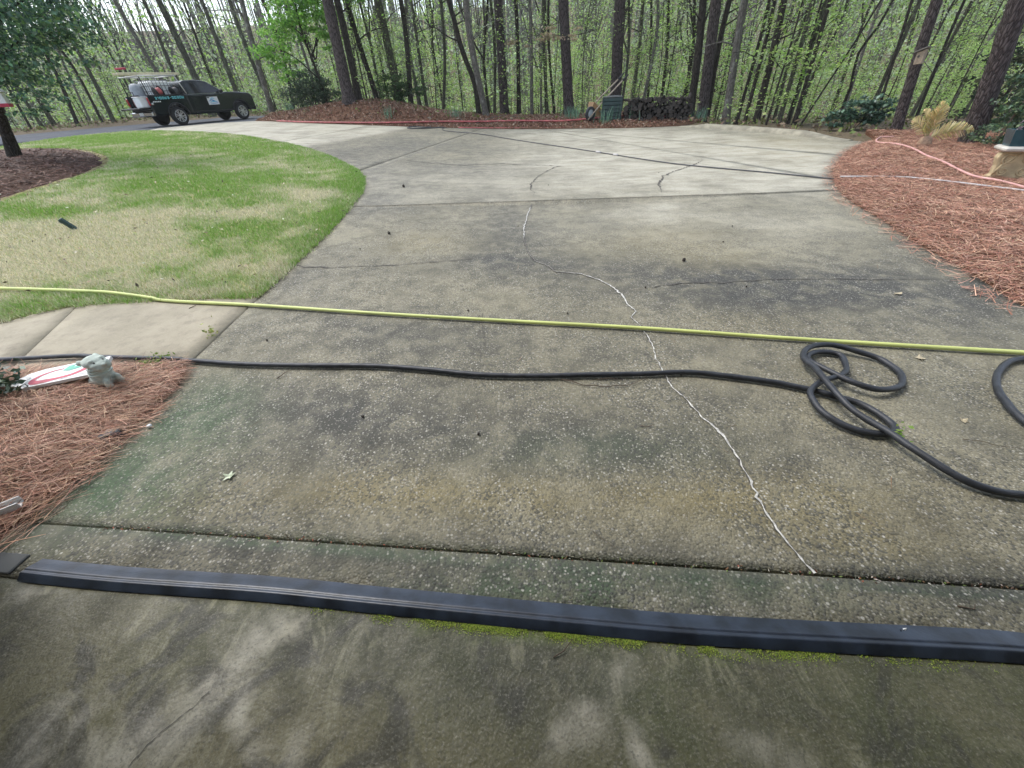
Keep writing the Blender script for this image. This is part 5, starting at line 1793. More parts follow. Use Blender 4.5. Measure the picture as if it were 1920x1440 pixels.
leafy('tan_leaf_branch', 'low branch of dry tan leaves in front of the bed pines', 'branch', [((0, 0, 0), (1.0, .4, .35)), ((-1.3, 0, -.1), (.7, .3, .25)), ((1.1, .1, .05), (.7, .3, .25))], 420, .12, [(.42, .34, .24), (.5, .42, .3), (.36, .33, .18)], 'leaf', [([(2.2, .8, .2), (1, .3, 0), (-.4, 0, .05), (-2, 0, -.15)], .02)], 'mossy', loc=(2.4, 22.2, 3.5))


# daffodil clumps
def blades(name, label, loc, n, h, group=None, col=((.16, .3, .2), (.12, .25, .16), (.22, .36, .26))):
    P = np.column_stack([RNG.normal(size=(n, 2)) * .16, np.zeros(n) - .02])
    a = RNG.uniform(0, 6.28, n)
    tl = np.abs(RNG.normal(size=n)) * .22
    D = np.column_stack([np.cos(a) * np.sin(tl), np.sin(a) * np.sin(tl), np.cos(tl)])
    V, F, C_ = strips(P, D, h * RNG.uniform(.6, 1.1, n), np.full(n, .022), 4, tints(n, col), .12)
    o = link(name, arr_mesh(name, V, F, C_), MT['blade'])
    o.location = loc
    return tag(o, label, 'plant', group)


for (x_, y_), lab in (((-5.05, 21.9), 'daffodil leaves on the front of the mulch mound'), ((-2.0, 22.0), 'faint daffodil leaves left of the pale spotted trunk in the bed'), ((3.45, 20.6), 'tall daffodil leaves in front of the dark bed pine'), ((4.95, 19.7), 'daffodil leaves against the compost bin front'),
                      ((5.6, 19.5), 'daffodil leaves before the left end of the log pile'), ((4.5, 19.45), 'daffodil leaves before the left corner of the compost bin'), ((8.3, 19.2), 'daffodil leaves at the right foot of the trunk clump'), ((-11.4, 26.4), 'daffodil leaves at the far left end of the bed'), ((3.2, 21.0), 'daffodil leaves left of the dark bed pine')):
    blades('daffodil_clump', lab, (x_, y_, T1(x_, y_) + .04), 44, .5 if 'faint' not in lab else .4, 'daffodil clumps in the far bed')
blades('hosta_clump', 'upright green leaves behind the pink hose by the leaning birdhouse tree', (12.2, 12.2, T1(12.2, 12.2)), 40, .3, None, ((.14, .22, .08), (.2, .28, .1)))

# bare fallen branches on the bed
for lab, q in (('bare pale stick on the far bed above the hose coil', [(-2.2, 22.6, 0), (-1.7, 21.5, .05), (-1.2, 21.0, .02)]), ('bare forked branch lying by the red hose', [(-1.2, 21.0, 0), (-.3, 21.4, .1), (.5, 21.7, .2)]), ('pale stick leaning on the far bed in the middle', [(.7, 22.4, .1), (.95, 21.9, .02)])):
    cc = catmull(q, .15)
    o = MB().tube([(a[0], a[1], T1(a[0], a[1]) + .05 + a[2]) for a in cc], list(np.linspace(.02, .008, len(cc))), 5).build('fallen_branch', MT['grey'])
    tag(o, lab, 'branch')

# ---------------------------------------------------------------- compost bin, wheelbarrow, log pile
bz = T1(4.9, 20.0) - .02
cb = thing('compost_bin', 'dark green slatted plastic compost bin in front of the biggest pine', 'compost bin', (4.86, 20.0, bz), R(-14))
cbm = plain('bin_plastic', (.018, .04, .04), .5, 0, .25, 6)
S_ = .80
for k in range(6):
    for sx, sy, sz in ((0, -S_ / 2, 0), (S_ / 2, 0, 1), (-S_ / 2, 0, 1), (0, S_ / 2, 0)):
        M_ = Matrix.Rotation(R(90 * sz), 4, 'Z')
        MB().box((sx * (1.01 - .012 * k), sy * (1.01 - .012 * k), .075 + k * .13), (S_ * (1 - .012 * k), .035, .118), M_, .012).build('slat', cbm, cb)
for sx in (-1, 1):
    for sy in (-1, 1):
        MB().box((sx * S_ * .47, sy * S_ * .47, .39), (.06, .06, .78)).build('corner_post', cbm, cb)
MB().box((0, 0, .815), (S_ * .98, S_ * .98, .05), None, .02).box((0, 0, .845), (.5, .5, .03), None, .01).build('lid', plain('bin_lid', (.09, .1, .1), .5), cb)

wb = thing('wheelbarrow', 'upended wheelbarrow with tan tray leaning handles up against the pine', 'wheelbarrow', (4.02, 19.95, T1(4.02, 19.95) + .03), R(10))
wb.scale = (1.15, 1.15, 1.15)
wood = plain('weathered_handle', (.33, .28, .22), .8, 0, .2, 14)
tanp = plain('rusty_tan_tray', (.3, .19, .1), .6, 0, .25, 5)
wh = MB()
Mw = Matrix.Translation((-.12, -.12, .24)) @ Matrix.Rotation(R(90), 4, 'X') @ Matrix.Rotation(R(18), 4, 'Y')
wh.lathe([(.13, -.05), (.19, -.05), (.215, -.03), (.22, 0), (.215, .03), (.19, .05), (.13, .05)], Mw, 24)
tyre = wh.build('wheel', MT['bhose'], wb)
hb = MB().lathe([(.0, -.045), (.06, -.05), (.13, -.035), (.13, .035), (.06, .05), (0, .045)], Mw, 16)
for k in range(4):
    a = k * math.pi / 2
    hb.add([Mw @ Vector((math.cos(a + s) * r, math.sin(a + s) * r, .052 + .004 * (r > .1))) for r, s in ((.05, -.4), (.12, -.25), (.12, .25), (.05, .4))], [(0, 1, 2, 3)])
hb.build('rim', plain('grey_rim', (.33, .37, .38), .5), tyre)
for dy, oz in ((-.2, 0), (.28, .05)):
    MB().tube([(-.22, dy, .06), (.35, dy, .62 + oz), (1.0, dy * .8, 1.15 + oz)], .024, 8).build('handle', wood, wb)
    MB().tube([(1.0, dy * .8, 1.15 + oz), (1.2, dy * .8, 1.32 + oz)], .027, 8).build('grip', MT['bhose'], wb)
Mt = Matrix.Translation((.28, .12, .36)) @ Matrix.Rotation(R(38), 4, 'Y')
tv = [(-.36, -.28, .0), (.36, -.22, .0), (.36, .22, .0), (-.36, .28, .0), (-.26, -.18, -.26), (.2, -.15, -.26), (.2, .15, -.26), (-.26, .18, -.26)]
MB().add([Mt @ Vector(p) for p in tv] + [Mt @ (Vector(p) * .94 + Vector((0, 0, .012))) for p in tv], [(0, 1, 5, 4), (1, 2, 6, 5), (2, 3, 7, 6), (3, 0, 4, 7), (4, 5, 6, 7), (8, 12, 13, 9), (9, 13, 14, 10), (10, 14, 15, 11), (11, 15, 12, 8), (12, 15, 14, 13), (0, 8, 9, 1), (1, 9, 10, 2), (2, 10, 11, 3), (3, 11, 8, 0)]).build('tray', tanp, wb)
for dy in (-.16, .2):
    MB().tube([(.2, dy, .3), (.42, dy, .2), (.5, dy, .02)], .014, 6).build('leg', MT['those'], wb)

lp = thing('log_pile', 'low stack of dark weathered firewood between compost bin and trunk clump', 'firewood', (6.6, 19.35, T1(6.6, 19.35) - .05), R(-13))
lm = [plain('old_log_%d' % k, c, .95, 0, .4, 12, .006) for k, c in enumerate(((.028, .023, .02), (.045, .037, .031), (.018, .015, .013)))]
lend = plain('log_end', (.05, .042, .036), .9, 0, .4, 18)
rr2 = random.Random(3)
for row in range(6):
    nlog = 15 - (row > 3) * 2
    for k in range(nlog):
        if row == 5 and rr2.random() < .35:
            continue
        r = rr2.uniform(.05, .105)
        xx = (k - nlog / 2 + .5 * (row % 2)) * .172 + rr2.uniform(-.02, .02)
        L = rr2.uniform(.5, .7)
        m = MB()
        ns_ = 7
        ph = rr2.uniform(0, 6)
        ang = rr2.gauss(0, .10)
        prof_ = [r * rr2.uniform(.78, 1.12) for _ in range(ns_)]
        vs = []
        for e in (-1, 1):
            for q in range(ns_):
                a = ph + 6.283 * q / ns_
                vs.append((math.cos(a) * prof_[q] + e * ang * .3, e * L / 2, math.sin(a) * prof_[q]))
        m.add(vs, [tuple(range(ns_)), tuple(range(2 * ns_ - 1, ns_ - 1, -1))] + [(q, ns_ + q, ns_ + (q + 1) % ns_, (q + 1) % ns_) for q in range(ns_)])
        o = m.build('log', rr2.choice(lm), lp)
        o.data.materials.append(lend)
        o.data.polygons[0].material_index = 1
        o.location = (xx, rr2.uniform(-.16, .16), .08 + row * .125 + rr2.uniform(-.025, .025))
src_logs = list(lp.children)
for k, q in enumerate(src_logs[:64]):
    c = q.copy()
    COL.objects.link(c)
    c.parent = lp
    c.location = (q.location.x + .085, q.location.y + .38, q.location.z + .04)
    c.rotation_euler = (0, 0, rr2.uniform(-.2, .2))
for k in range(16):
    L = rr2.uniform(.18, .3)
    o = MB().tube([(-L, 0, 0), (0, .02, .01), (L, 0, -.01)], [rr2.uniform(.05, .07), rr2.uniform(.05, .075), rr2.uniform(.04, .06)], 6).build('log', lm[k % 3], lp)
    o.location = (-1.15 + k * .155, rr2.uniform(-.15, .1), .74 + rr2.uniform(-.05, .05))
    o.rotation_euler = (rr2.uniform(-.4, .4), rr2.uniform(-.3, .3), rr2.uniform(0, 3.1))
o = tag(MB().tube([(8.0, 18.75, T1(8, 18.75)), (8.02, 18.78, .62), (8.06, 18.8, .85)], [.016, .013, .01], 6).build('garden_stick', MT['grey']), 'thin pale stick standing at the right end of the log pile', 'stick')
hk = tag(MB().tube(catmull([(7.35, 18.5, .3), (7.35, 18.5, .5), (7.28, 18.5, .56), (7.2, 18.5, .5), (7.18, 18.5, .44)], .05), .012, 6).build('garden_hook', MT['grey']), 'small bent metal hook in the ground by the log pile', 'hook')

# ---------------------------------------------------------------- birdhouse, sago palm, bench, pot
bh = thing('birdhouse', 'weathered wooden birdhouse fixed to the leaning pine', 'birdhouse', (10.96, 12.62, 1.72), R(22))
bh.scale = (.78, .78, .78)
bh.rotation_euler = (0, R(-5), R(-58))
bwood = plain('birdhouse_wood', (.3, .24, .17), .85, 0, .2, 15)
MB().prism([(-.1, 0), (.1, 0), (.1, .36), (-.1, .30)], -.13, .10).build('box', bwood, bh)
MB().add([(-.17, -.2, .315), (.15, -.2, .40), (.15, .14, .40), (-.17, .14, .315), (-.17, -.2, .345), (.15, -.2, .43), (.15, .14, .43), (-.17, .14, .345)], [(3, 2, 1, 0), (4, 5, 6, 7), (0, 1, 5, 4), (1, 2, 6, 5), (2, 3, 7, 6), (3, 0, 4, 7)]).build('roof', plain('birdhouse_roof', (.16, .15, .13), .85), bh)
MB().lathe([(0, .002), (.03, .002), (.034, 0)], Matrix.Translation((-.03, -.132, .2)) @ Matrix.Rotation(R(90), 4, 'X'), 14).build('entrance_hole', MT['crack'], bh)
MB().tube([(-.03, -.13, .12), (-.03, -.18, .12)], .01, 6).build('perch', bwood, bh)

sg = thing('sago_palm', 'yellowed sago palm with one frond lying out to the right', 'palm', (9.66, 10.0, rb_z(np.array([9.66]), np.array([10.0]))[0] - .02))
sg.scale = (1.25, 1.25, 1.2)
YF = [(.72, .62, .32), (.8, .7, .42), (.6, .5, .25), (.6, .55, .26)]
MB().lathe([(.09, -.05), (.11, .05), (.085, .14), (.03, .18)], None, 12).build('stem', plain('sago_stem', (.3, .2, .13), .9, 0, .3, 20), sg)
for k, (az_, el, L) in enumerate(((95, 84, .74), (50, 74, .68), (150, 64, .66), (172, 48, .6), (3, 20, .85), (8, 28, .6), (120, 76, .6))):
    a, e = R(az_), R(el)
    d = np.array([math.cos(a) * math.cos(e), math.sin(a) * math.cos(e) * .35, math.sin(e)])
    t_ = np.linspace(0, 1, 26)
    sp_ = np.array([0, 0, .12]) + np.outer(t_ * L, d) + np.outer(-.22 * L * t_ ** 2.4, np.array([0, 0, 1.]))
    PP, DD, LL = [], [], []
    tan_ = unit(np.gradient(sp_, axis=0))
    for s in (-1, 1):
        sd_ = unit(np.cross(tan_, np.array([.2, -1, .3])) * s)
        PP.append(sp_[4:])
        DD.append(unit(sd_[4:] + tan_[4:] * .75))
        LL.append(.15 * np.sin(np.pi * np.clip(t_[4:] * .86 + .12, 0, 1)) + .02)
    P, D, L_ = np.vstack(PP), np.vstack(DD), np.concatenate(LL)
    V, F, C_ = strips(P, D, L_, np.full(len(P), .026), 2, tints(len(P), YF, .2), .1)
    fr = link('frond', arr_mesh('frond', V, F, C_), MT['leaf'], sg)
    MB().tube([tuple(q) for q in sp_[::5]], [.008, .007, .006, .005, .004, .003][:len(sp_[::5])], 5).build('midrib', plain('frond_rib_%d' % k, (.45, .38, .18), .7) if k == 0 else bpy.data.materials['frond_rib_0'], fr)

bq = thing('stone_bench', 'carved cast stone bench with scrolled leg at the right picture edge', 'bench', (8.06, 6.66, rb_z(np.array([8.06]), np.array([6.66]))[0] - .03), R(-30))
bq.scale = (1.08, 1.08, 1.08)
leg = [(-.24, 0), (.24, 0), (.24, .05), (.19, .08), (.2, .2), (.235, .3), (.22, .36), (.15, .38), (-.15, .38), (-.22, .36), (-.235, .3), (-.2, .2), (-.19, .08), (-.24, .05)]
for xo in (0, .92):
    lg_m = MB().prism([(p[0] + xo, p[1]) for p in leg], -.07, .07)
    lg = lg_m.build('leg', MT['stone'], bq)
    bv = lg.modifiers.new('worn', 'BEVEL')
    bv.width = .014
    bv.segments = 2
    for s in (-1, 1):
        cs = MB()
        for cx_, cz_, r0_, tw in ((xo + s * .1, .285, .07, 1), (xo + s * .1, .13, .055, -1)):
            sp_ = [(cx_ + math.cos(a) * r0_ * (1 - a / 14) * s, -.072, cz_ + math.sin(a) * tw * r0_ * (1 - a / 14)) for a in np.linspace(-1.2, 10, 26)]
            cs.tube(sp_, list(np.linspace(.014, .007, 26)), 6)
        cs.tube([(xo + s * .19, -.072, .08), (xo + s * .15, -.072, .2), (xo + s * .02, -.072, .36)], [.012, .016, .01], 6)
        cs.build('scroll', MT['stone'], lg)
sl_ = MB().box((.52, 0, .415), (1.56, .40, .06), None, .02)
sl_.build('seat_slab', MT['slab'], bq)
pot = thing('planter_pot', 'dark teal square pot standing on the stone bench', 'pot', (8.0, 6.70, bq.location.z + .447 * 1.08), R(-30))
pot.scale = (1.1, 1.1, 1.25)
tealm = plain('teal_glaze', (.015, .06, .075), .25, 0, .25, 6)
MB().add([(-.14, -.12, 0), (.5, -.12, 0), (.5, .12, 0), (-.14, .12, 0), (-.18, -.15, .17), (.54, -.15, .17), (.54, .15, .17), (-.18, .15, .17), (-.15, -.12, .17), (.51, -.12, .17), (.51, .12, .17), (-.15, .12, .17), (-.15, -.12, .13), (.51, -.12, .13), (.51, .12, .13), (-.15, .12, .13)],
         [(3, 2, 1, 0), (0, 1, 5, 4), (1, 2, 6, 5), (2, 3, 7, 6), (3, 0, 4, 7), (4, 5, 9, 8), (5, 6, 10, 9), (6, 7, 11, 10), (7, 4, 8, 11), (8, 9, 13, 12), (9, 10, 14, 13), (10, 11, 15, 14), (11, 8, 12, 15), (12, 13, 14, 15)]).build('pot_body', tealm, pot)
X = RNG.uniform(-1, 1, (140, 2)) * np.array([.3, .1]) + np.array([.18, 0])
V, F, C_ = leaf_quads(np.column_stack([X, RNG.uniform(.13, .26, 140)]), .07, tints(140, [(.06, .05, .06), (.14, .11, .13), (.2, .18, .2)]), .5)
link('dry_planting', arr_mesh('dry_planting', V, F, C_), MT['litter'], pot)

# ---------------------------------------------------------------- the pickup truck and what it carries
TK = Vector((-17.15, 25.83, 0))
hd_ = R(64)
fwd = Vector((math.cos(hd_), math.sin(hd_), 0))
lft = Vector((-math.sin(hd_), math.cos(hd_), 0))
org = TK + lft * .86
z_r, z_f = float(base_h(org.x, org.y)), float(base_h(*(org + fwd * 3.7).xy))
pt_ = math.atan2(z_f - z_r, 3.7)
TM = Matrix.Translation((org.x, org.y, z_r - .012)) @ Matrix.Rotation(hd_, 4, 'Z') @ Matrix.Rotation(-pt_, 4, 'Y')


def on_truck(name, label, cat, loc=(0, 0, 0)):
    r = thing(name, label, cat)
    r.matrix_world = TM @ Matrix.Translation(loc)
    return r


def paint(name, col, rough=.3):
    m, nt, bs = new_mat(name)
    v = coords(nt)
    c = mix(nt, ramp(nt, noise(nt, v, 3, 6), .35, .7, 0, .5), col, tuple(x * 1.6 + .004 for x in col))
    nt.links.new(c, bs.inputs['Base Color'])
    bs.inputs['Roughness'].default_value = rough
    bs.inputs['Specular IOR Level'].default_value = .35
    bs.inputs['Coat Weight'].default_value = .5
    bs.inputs['Coat Roughness'].default_value = .05
    return m


pm = paint('dark_green_paint', (.0015, .006, .0075), .25)
trim = plain('black_trim', (.012, .012, .013), .6)
glass = plain('dark_glass', (.008, .011, .013), .08, 0, .1, 2, 0, .8)
chrome = plain('chrome', (.5, .52, .53), .22, 1.0, .05)
tyrem = plain('tyre_rubber', (.02, .02, .021), .85, 0, .2, 20)
alloy = plain('alloy', (.6, .61, .62), .3, .8)
redl = plain('red_lens', (.32, .012, .02), .15)
tk = on_truck('pickup_truck', 'dark green pickup truck with open tailgate and loaded bed parked on the road', 'truck')


def arch(cx, r, z, n=9):
    return [(cx + r * math.cos(math.pi - math.pi * k / (n - 1)), z + r * math.sin(math.pi - math.pi * k / (n - 1))) for k in range(n)]


W_ = .99
front = [(.74, .42)] + [(2.9, .42)] + [(3.22, .5)] + arch(3.7, .49, .46)[1:-1] + [(4.19, .46), (4.55, .5), (4.7, .62), (4.7, 1.12), (4.6, 1.24), (4.4, 1.29), (3.9, 1.33), (3.05, 1.37), (2.7, 1.32), (.74, 1.32)]
b = MB().prism(front, -W_, W_)
fb_ = b.build('body', pm, tk)
bv = fb_.modifiers.new('soft', 'BEVEL')
bv.width, bv.segments, bv.limit_method = .07, 3, 'ANGLE'
side = [(.735, .46), (.735, 1.30), (-1.12, 1.32), (-1.2, 1.28), (-1.18, .62), (-1.0, .5), (-.49, .48)] + arch(0, .49, .46)[1:-1] + [(.49, .48)]
for s in (-1, 1):
    sd2 = MB().prism(side, s * W_, s * (W_ - .14))
    o = sd2.build('bed_side', pm, tk)
    bv = o.modifiers.new('soft', 'BEVEL')
    bv.width, bv.segments, bv.limit_method = .035, 2, 'ANGLE'
MB().box((-.2, 0, .72), (1.86, 1.72, .06)).box((.70, 0, 1.02), (.06, 1.72, .55)).box((-.35, 0, .56), (1.3, 1.0, .24)).build('bed_floor', trim, tk)
for s in (-1, 1):
    MB().box((-.22, s * .93, 1.325), (1.9, .13, .03), None, .01).build('bed_rail', trim, tk)
tg = MB().box((-1.46, 0, .80), (.56, 1.68, .07), None, .012)
tgo = tg.build('tailgate', pm, tk)
MB().box((-1.735, 0, .80), (.012, .34, .04)).build('handle', trim, tgo)
bp = MB().box((-1.22, 0, .56), (.2, 1.9, .2), None, .04).build('bumper', chrome, tk)
MB().box((-1.325, 0, .57), (.012, .34, .13)).build('number_plate', wht, bp)
MB().box((4.66, 0, .55), (.16, 1.9, .22), None, .05).build('bumper', trim, tk)
for s in (-1, 1):
    MB().box((-1.185, s * .915, 1.08), (.06, .12, .34), None, .02).build('tail_light', redl, tk)
    MB().box((4.62, s * .78, .98), (.1, .32, .16), None, .03).build('headlight', plain('headlamp_%d' % (s + 1), (.5, .52, .55), .15), tk)
MB().box((4.68, 0, .9), (.03, 1.1, .32), None, .02).build('grille', trim, tk)
# cab
prof_c = [(.78, 1.285), (.86, 1.84), (1.05, 1.905), (1.6, 1.93), (2.05, 1.90), (2.3, 1.84), (3.12, 1.285)]


def cab_y(z):
    return .93 - (z - 1.285) * .30


m = MB()
nc = len(prof_c)
vs = [(x_, -cab_y(z_), z_) for x_, z_ in prof_c] + [(x_, cab_y(z_), z_) for x_, z_ in prof_c]
m.add(vs, [tuple(range(nc)), tuple(range(2 * nc - 1, nc - 1, -1))] + [(i_, nc + i_, nc + (i_ + 1) % nc, (i_ + 1) % nc) for i_ in range(nc)])
cabo = m.build('cab', pm, tk)
bv = cabo.modifiers.new('soft', 'BEVEL')
bv.width, bv.segments, bv.limit_method = .05, 3, 'ANGLE'


def pane(pts2, s, name, off=.012):
    m = MB()
    q = [(x_, s * (cab_y(z_) + off), z_) for x_, z_ in pts2]
    q2 = [(x_, s * (cab_y(z_) - .03), z_) for x_, z_ in pts2]
    n_ = len(q)
    m.add(q + q2, [tuple(range(n_)), tuple(range(2 * n_ - 1, n_ - 1, -1))] + [(i_, n_ + i_, n_ + (i_ + 1) % n_, (i_ + 1) % n_) for i_ in range(n_)])
    return m.build(name, glass, tk)


for s in (-1, 1):
    pane([(1.0, 1.34), (1.04, 1.78), (1.6, 1.83), (1.66, 1.34)], s, 'window')
    pane([(1.74, 1.34), (1.68, 1.83), (2.02, 1.81), (2.22, 1.75), (2.82, 1.34)], s, 'window')
    MB().box((1.9, s * (cab_y(1.3) + .016), 1.315), (1.95, .014, .018)).build('window_trim', chrome, tk)
    for x0_, x1_ in ((.98, 1.68), (1.71, 2.95)):
        dr_ = MB().box(((x0_ + x1_) / 2, s * (W_ + .004), .88), (x1_ - x0_, .02, .72), None, .006).build('door', pm, tk)
        MB().box((x0_ + .14, s * (W_ + .025), 1.12), (.18, .03, .04), None, .008).build('handle', pm, dr_)
    mi = MB().box((2.72, s * 1.1, 1.4), (.14, .2, .17), None, .04).build('mirror', trim, tk)
    MB().box((2.0, s * (W_ + .012), .52), (2.2, .05, .07), None, .01).build('side_step', trim, tk)
MB().add([(2.36, -.70, 1.815), (2.36, .70, 1.815), (3.09, .86, 1.325), (3.09, -.86, 1.325), (2.34, -.70, 1.79), (2.34, .70, 1.79), (3.06, .86, 1.3), (3.06, -.86, 1.3)], [(0, 1, 2, 3), (7, 6, 5, 4), (0, 3, 7, 4), (1, 0, 4, 5), (2, 1, 5, 6), (3, 2, 6, 7)], False).build('windshield', glass, tk)
MB().box((.805, 0, 1.56), (.04, 1.3, .36), Matrix.Rotation(R(8), 4, 'Y')).build('rear_window', glass, tk)
# wheels
for ax_ in (0, 3.7):
    for s in (-1, 1):
        Mw = Matrix.Translation((ax_, s * .86, .41)) @ Matrix.Rotation(R(90), 4, 'X') @ (Matrix.Rotation(R(180), 4, 'X') if s > 0 else Matrix())
        wv = MB().lathe([(.24, -.12), (.34, -.13), (.395, -.1), (.41, -.05), (.41, .05), (.395, .1), (.34, .13), (.27, .125), (.24, .1)], Mw, 36)
        wo = wv.build('wheel', tyrem, tk)
        MB().lathe([(0, .045), (.26, .055), (.26, .02)], Mw, 24).build('wheel_well', trim, wo)
        rm_ = MB().lathe([(.268, .118), (.272, .128), (.25, .126), (.245, .06)], Mw, 30)
        rm_.lathe([(0, .12), (.05, .118), (.058, .07)], Mw, 14)
        for k in range(12):
            a = k * math.pi / 6 + (.11 if k % 2 else -.02)
            ca, sa = math.cos(a), math.sin(a)
            q = []
            for rr_, ww_, zz_ in ((.045, .016, .112), (.252, .02, .12)):
                for e in (-1, 1):
                    q.append(Mw @ Vector((ca * rr_ - sa * ww_ * e, sa * rr_ + ca * ww_ * e, zz_)))
            q += [p_ - (Mw.to_3x3() @ Vector((0, 0, .03))) for p_ in q]
            rm_.add(q, [(0, 1, 3, 2), (4, 6, 7, 5), (0, 2, 6, 4), (1, 5, 7, 3)])
        rm_.build('rim', alloy, wo)
        # black flare over the wheel
    for s in (-1, 1):
        fl = [(ax_ + .53 * math.cos(a), s * (W_ + .012), .44 + .53 * math.sin(a)) for a in np.linspace(0, math.pi, 15)]
        MB().tube(fl, .035, 6).build('wheel_flare', trim, tk)
# signs on the near side
sgn = MB().box((2.1, -(W_ + .019), .98), (.62, .008, .36)).build('door_sign', wht, tk, 'white magnetic sign with blue wave emblem')
sw = MB()
blu = plain('sign_blue', (.03, .22, .5), .4)
cyn = plain('sign_cyan', (.12, .45, .62), .4)


def sstroke(m, pts, w, y):
    C = catmull(pts, .03)
    t = unit(np.gradient(C, axis=0))
    n = np.column_stack([-t[:, 1], t[:, 0]])
    ww = np.interp(np.linspace(0, 1, len(C)), np.linspace(0, 1, len(w)), w)
    b_ = len(m.v)
    for i_ in range(len(C)):
        for e in (-1, 1):
            q_ = C[i_] + n[i_] * ww[i_] * .5 * e
            m.v.append((q_[0], y, q_[1]))
    for i_ in range(len(C) - 1):
        m.f.append((b_ + 2 * i_, b_ + 2 * i_ + 1, b_ + 2 * i_ + 3, b_ + 2 * i_ + 2))
        m.sm.append(False)


sstroke(sw, [(1.86, .96), (2.0, 1.02), (2.15, .97), (2.32, .9)], [.01, .05, .06, .02], -(W_ + .0245))
sstroke(sw, [(1.9, .88), (2.1, .86), (2.34, .87)], [.02, .03, .02], -(W_ + .0245))
sw.build('emblem', blu, sgn)
s2 = MB()
sstroke(s2, [(1.95, 1.05), (2.1, 1.1), (2.25, 1.05)], [.01, .05, .01], -(W_ + .0255))
sstroke(s2, [(1.88, .92), (2.05, .94), (2.3, .93)], [.01, .05, .01], -(W_ + .0255))
s2.build('emblem', cyn, sgn)
# cyan lettering along the bed side, too small to read in the photograph
lt = MB()
rr3 = random.Random(9)
xx = -.86
while xx < .52:
    w_ = rr3.uniform(.07, .1)
    if rr3.random() < .15:
        lt.box((xx + .03, -(W_ + .004), 1.2), (.05, .004, .018))
    else:
        k = rr3.randrange(4)
        for dz in ((.042, -.042), (.042, 0, -.042), (.042,), (0, -.042))[k]:
            lt.box((xx + w_ / 2, -(W_ + .004), 1.2 + dz), (w_ * .8, .004, .02))
        for dx in ((.1, .9), (.9,), (.8,), (.1, .9))[k]:
            lt.box((xx + w_ * dx, -(W_ + .0035), 1.2), (.02, .004, .1))
    xx += w_ + .035
lt.build('bed_lettering', plain('cyan_vinyl', (.18, .62, .68), .4), tk)
l2_ = MB()
for k in range(5):
    l2_.box((-1.0 + k * .08, -(W_ + .004), 1.06), (.05, .004, .05))
l2_.build('bed_badge', wht, tk)
MB().lathe([(0, .004), (.05, .004), (.055, 0)], Matrix.Translation((-1.08, -W_ - .001, .98)) @ Matrix.Rotation(R(90), 4, 'X'), 14).build('fuel_cap', chrome, tk)
# rack over the bed
rk = MB()
rackm = plain('rack_aluminium', (.5, .5, .47), .4, .3)
for x_ in (-1.05, .66):
    for s in (-1, 1):
        MB().tube([(x_ + .2 * (x_ > 0), s * .93, 1.33), (x_, s * .86, 2.1)], .026, 8).build('rack_post', rackm if x_ > 0 else trim, tk)
    MB().tube([(x_, -.9, 2.1), (x_, .9, 2.1)], .028, 8).build('rack_bar', rackm, tk)
for s in (-1, 1):
    MB().tube([(-1.1, s * .86, 2.11), (.75, s * .86, 2.11)], .028, 8).build('rack_bar', rackm, tk)
ldm = plain('pale_fibreglass', (.62, .56, .38), .5)
ld = on_truck('ladder', 'pale yellow ladder lying lengthwise on the rack of the truck', 'ladder', (0, 0, 2.145))
for y_ in (-.62, -.22):
    MB().box((-.35, y_, .05), (2.9, .045, .1), None, .01).build('rail', ldm, ld)
for k in range(9):
    MB().tube([(-1.65 + k * .32, -.62, .05), (-1.65 + k * .32, -.22, .05)], .018, 6).build('rung', rackm, ld)
wt = on_truck('water_tank', 'white plastic tank in a metal cage standing in the truck bed', 'tank', (.02, .1, .755))
cagem = plain('dull_cage', (.2, .21, .22), .5, .3)
tkm = plain('milky_plastic', (.72, .75, .74), .5, 0, .06, 4)
MB().box((0, 0, .62), (1.02, 1.1, 1.12), None, .08).lathe([(.12, 1.16), (.12, 1.22), (0, 1.22)], None, 16).build('tank_body', tkm, wt)
for k in range(6):
    z_ = .1 + k * .215
    MB().tube([(-.53, -.57, z_), (.53, -.57, z_), (.53, .57, z_), (-.53, .57, z_), (-.53, -.57, z_)], .015, 6).build('cage_bar', cagem, wt)
for k in range(7):
    a = -.53 + 1.06 * k / 6
    MB().tube([(a, -.57, .03), (a, -.57, 1.2)], .015, 6).build('cage_bar', cagem, wt)
    MB().tube([(-.53, a * 1.05, .03), (-.53, a * 1.05, 1.2)], .015, 6).build('cage_bar', cagem, wt)
gt = on_truck('grey_tank', 'upright grey drum in the truck bed behind the caged tank', 'tank', (-.72, .5, .755))
MB().lathe([(0, 0), (.26, 0), (.28, .03), (.28, .3), (.285, .32), (.28, .34), (.28, .9), (.2, 1.06), (.08, 1.1), (0, 1.1)], None, 22).build('drum', plain('grey_drum', (.3, .33, .36), .5), gt)
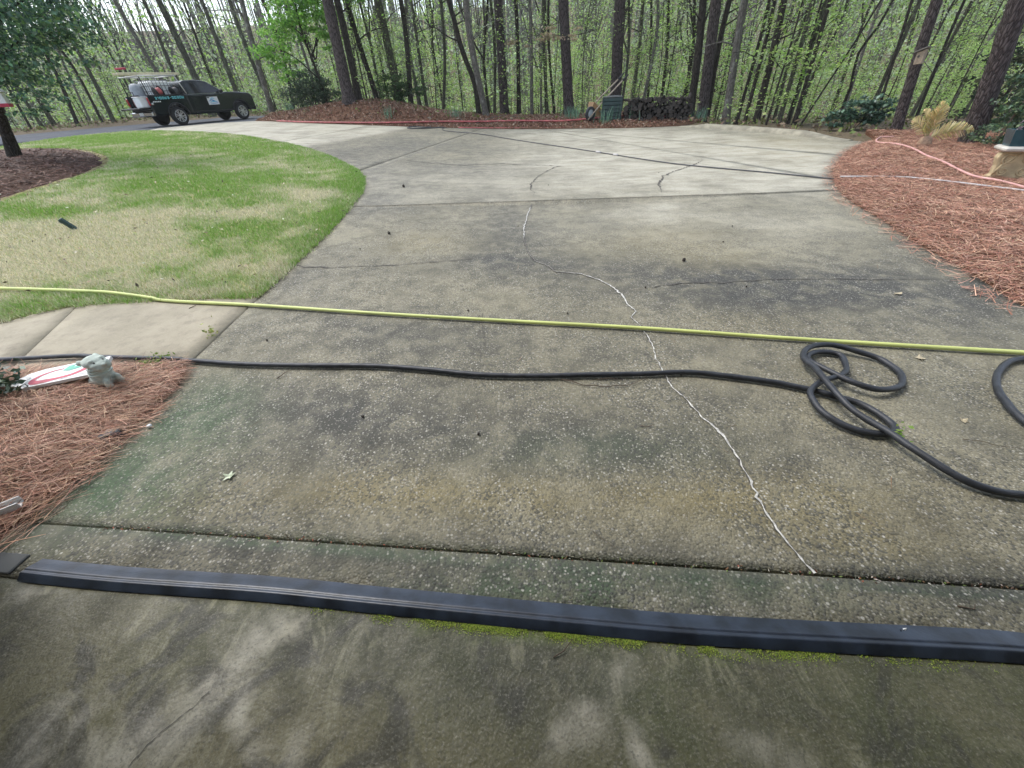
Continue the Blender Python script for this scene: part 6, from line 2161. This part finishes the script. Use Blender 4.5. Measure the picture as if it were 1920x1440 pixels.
for k, (x_, cm, lab) in enumerate(((-.42, MT['rhose'], 'black flanged hose reel with red hose at the side of the truck bed'), (.42, MT['those'], 'black flanged hose reel with dark hose next to the truck cab'))):
    hr = on_truck('hose_reel', lab, 'hose reel', (x_, -.74, 1.46))
    hr.scale = (.84, .84, .84)
    Mr = Matrix.Rotation(R(78), 4, 'Y')
    for e in (-1, 1):
        MB().lathe([(.05, e * .17 - .012), (.27, e * .17 - .012), (.285, e * .17), (.27, e * .17 + .012), (.05, e * .17 + .012)], Mr, 26).build('flange', trim, hr)
    MB().lathe([(.19, -.155)] + [(.19 + .012 * (q % 2), -.155 + .31 * q / 18) for q in range(19)] + [(.19, .155)], Mr, 22).build('hose_winding', cm, hr)
    MB().box((0, 0, -.24), (.3, .16, .1), None, .01).build('stand', trim, hr)
pu = on_truck('pump_engine', 'small dark red pump engine at the open end of the truck bed', 'engine', (-.98, .35, .84))
MB().box((0, 0, .2), (.34, .4, .36), None, .05).build('engine_block', plain('engine_red', (.16, .02, .025), .4), pu)
MB().box((0, 0, .46), (.3, .34, .14), None, .05).build('fuel_tank', trim, pu)
MB().tube([(-.2, -.26, 0), (-.2, -.26, .66), (-.2, .26, .66), (-.2, .26, 0)], .018, 6).build('frame', trim, pu)
tb = on_truck('white_tub', 'white plastic box on the lowered tailgate of the truck', 'box', (-1.28, -.42, .84))
MB().box((0, 0, .21), (.36, .56, .42), None, .03).build('tub', tkm, tb)
MB().box((0, 0, .435), (.39, .59, .035), None, .012).build('lid', wht, tb)
rp = on_truck('surface_sprayer', 'red bar sprayer on a thin post above the truck bed', 'sprayer', (-.98, .25, 2.12))
MB().tube([(.12, 0, 0), (.12, 0, .34)], .02, 6).build('post', trim, rp)
MB().tube([(-.34, 0, .3), (.14, 0, .33)], .042, 8).build('bar', redp, rp)

# pale damp air among the far trees
hz = MB().box((0, 100, 26), (420, 300, 66)).build('haze', None)
hm = bpy.data.materials.new('haze')
hm.use_nodes = True
hn = hm.node_tree
for q in list(hn.nodes):
    if q.type == 'BSDF_PRINCIPLED':
        hn.nodes.remove(q)
pv = hn.nodes.new('ShaderNodeVolumePrincipled')
pv.inputs['Color'].default_value = (.93, .97, .95, 1)
pv.inputs['Density'].default_value = .00055
hn.links.new(pv.outputs[0], next(q for q in hn.nodes if q.type == 'OUTPUT_MATERIAL').inputs['Volume'])
hz.data.materials.append(hm)
tag(hz, 'thin pale haze in the air of the wood', 'haze', kind='stuff')
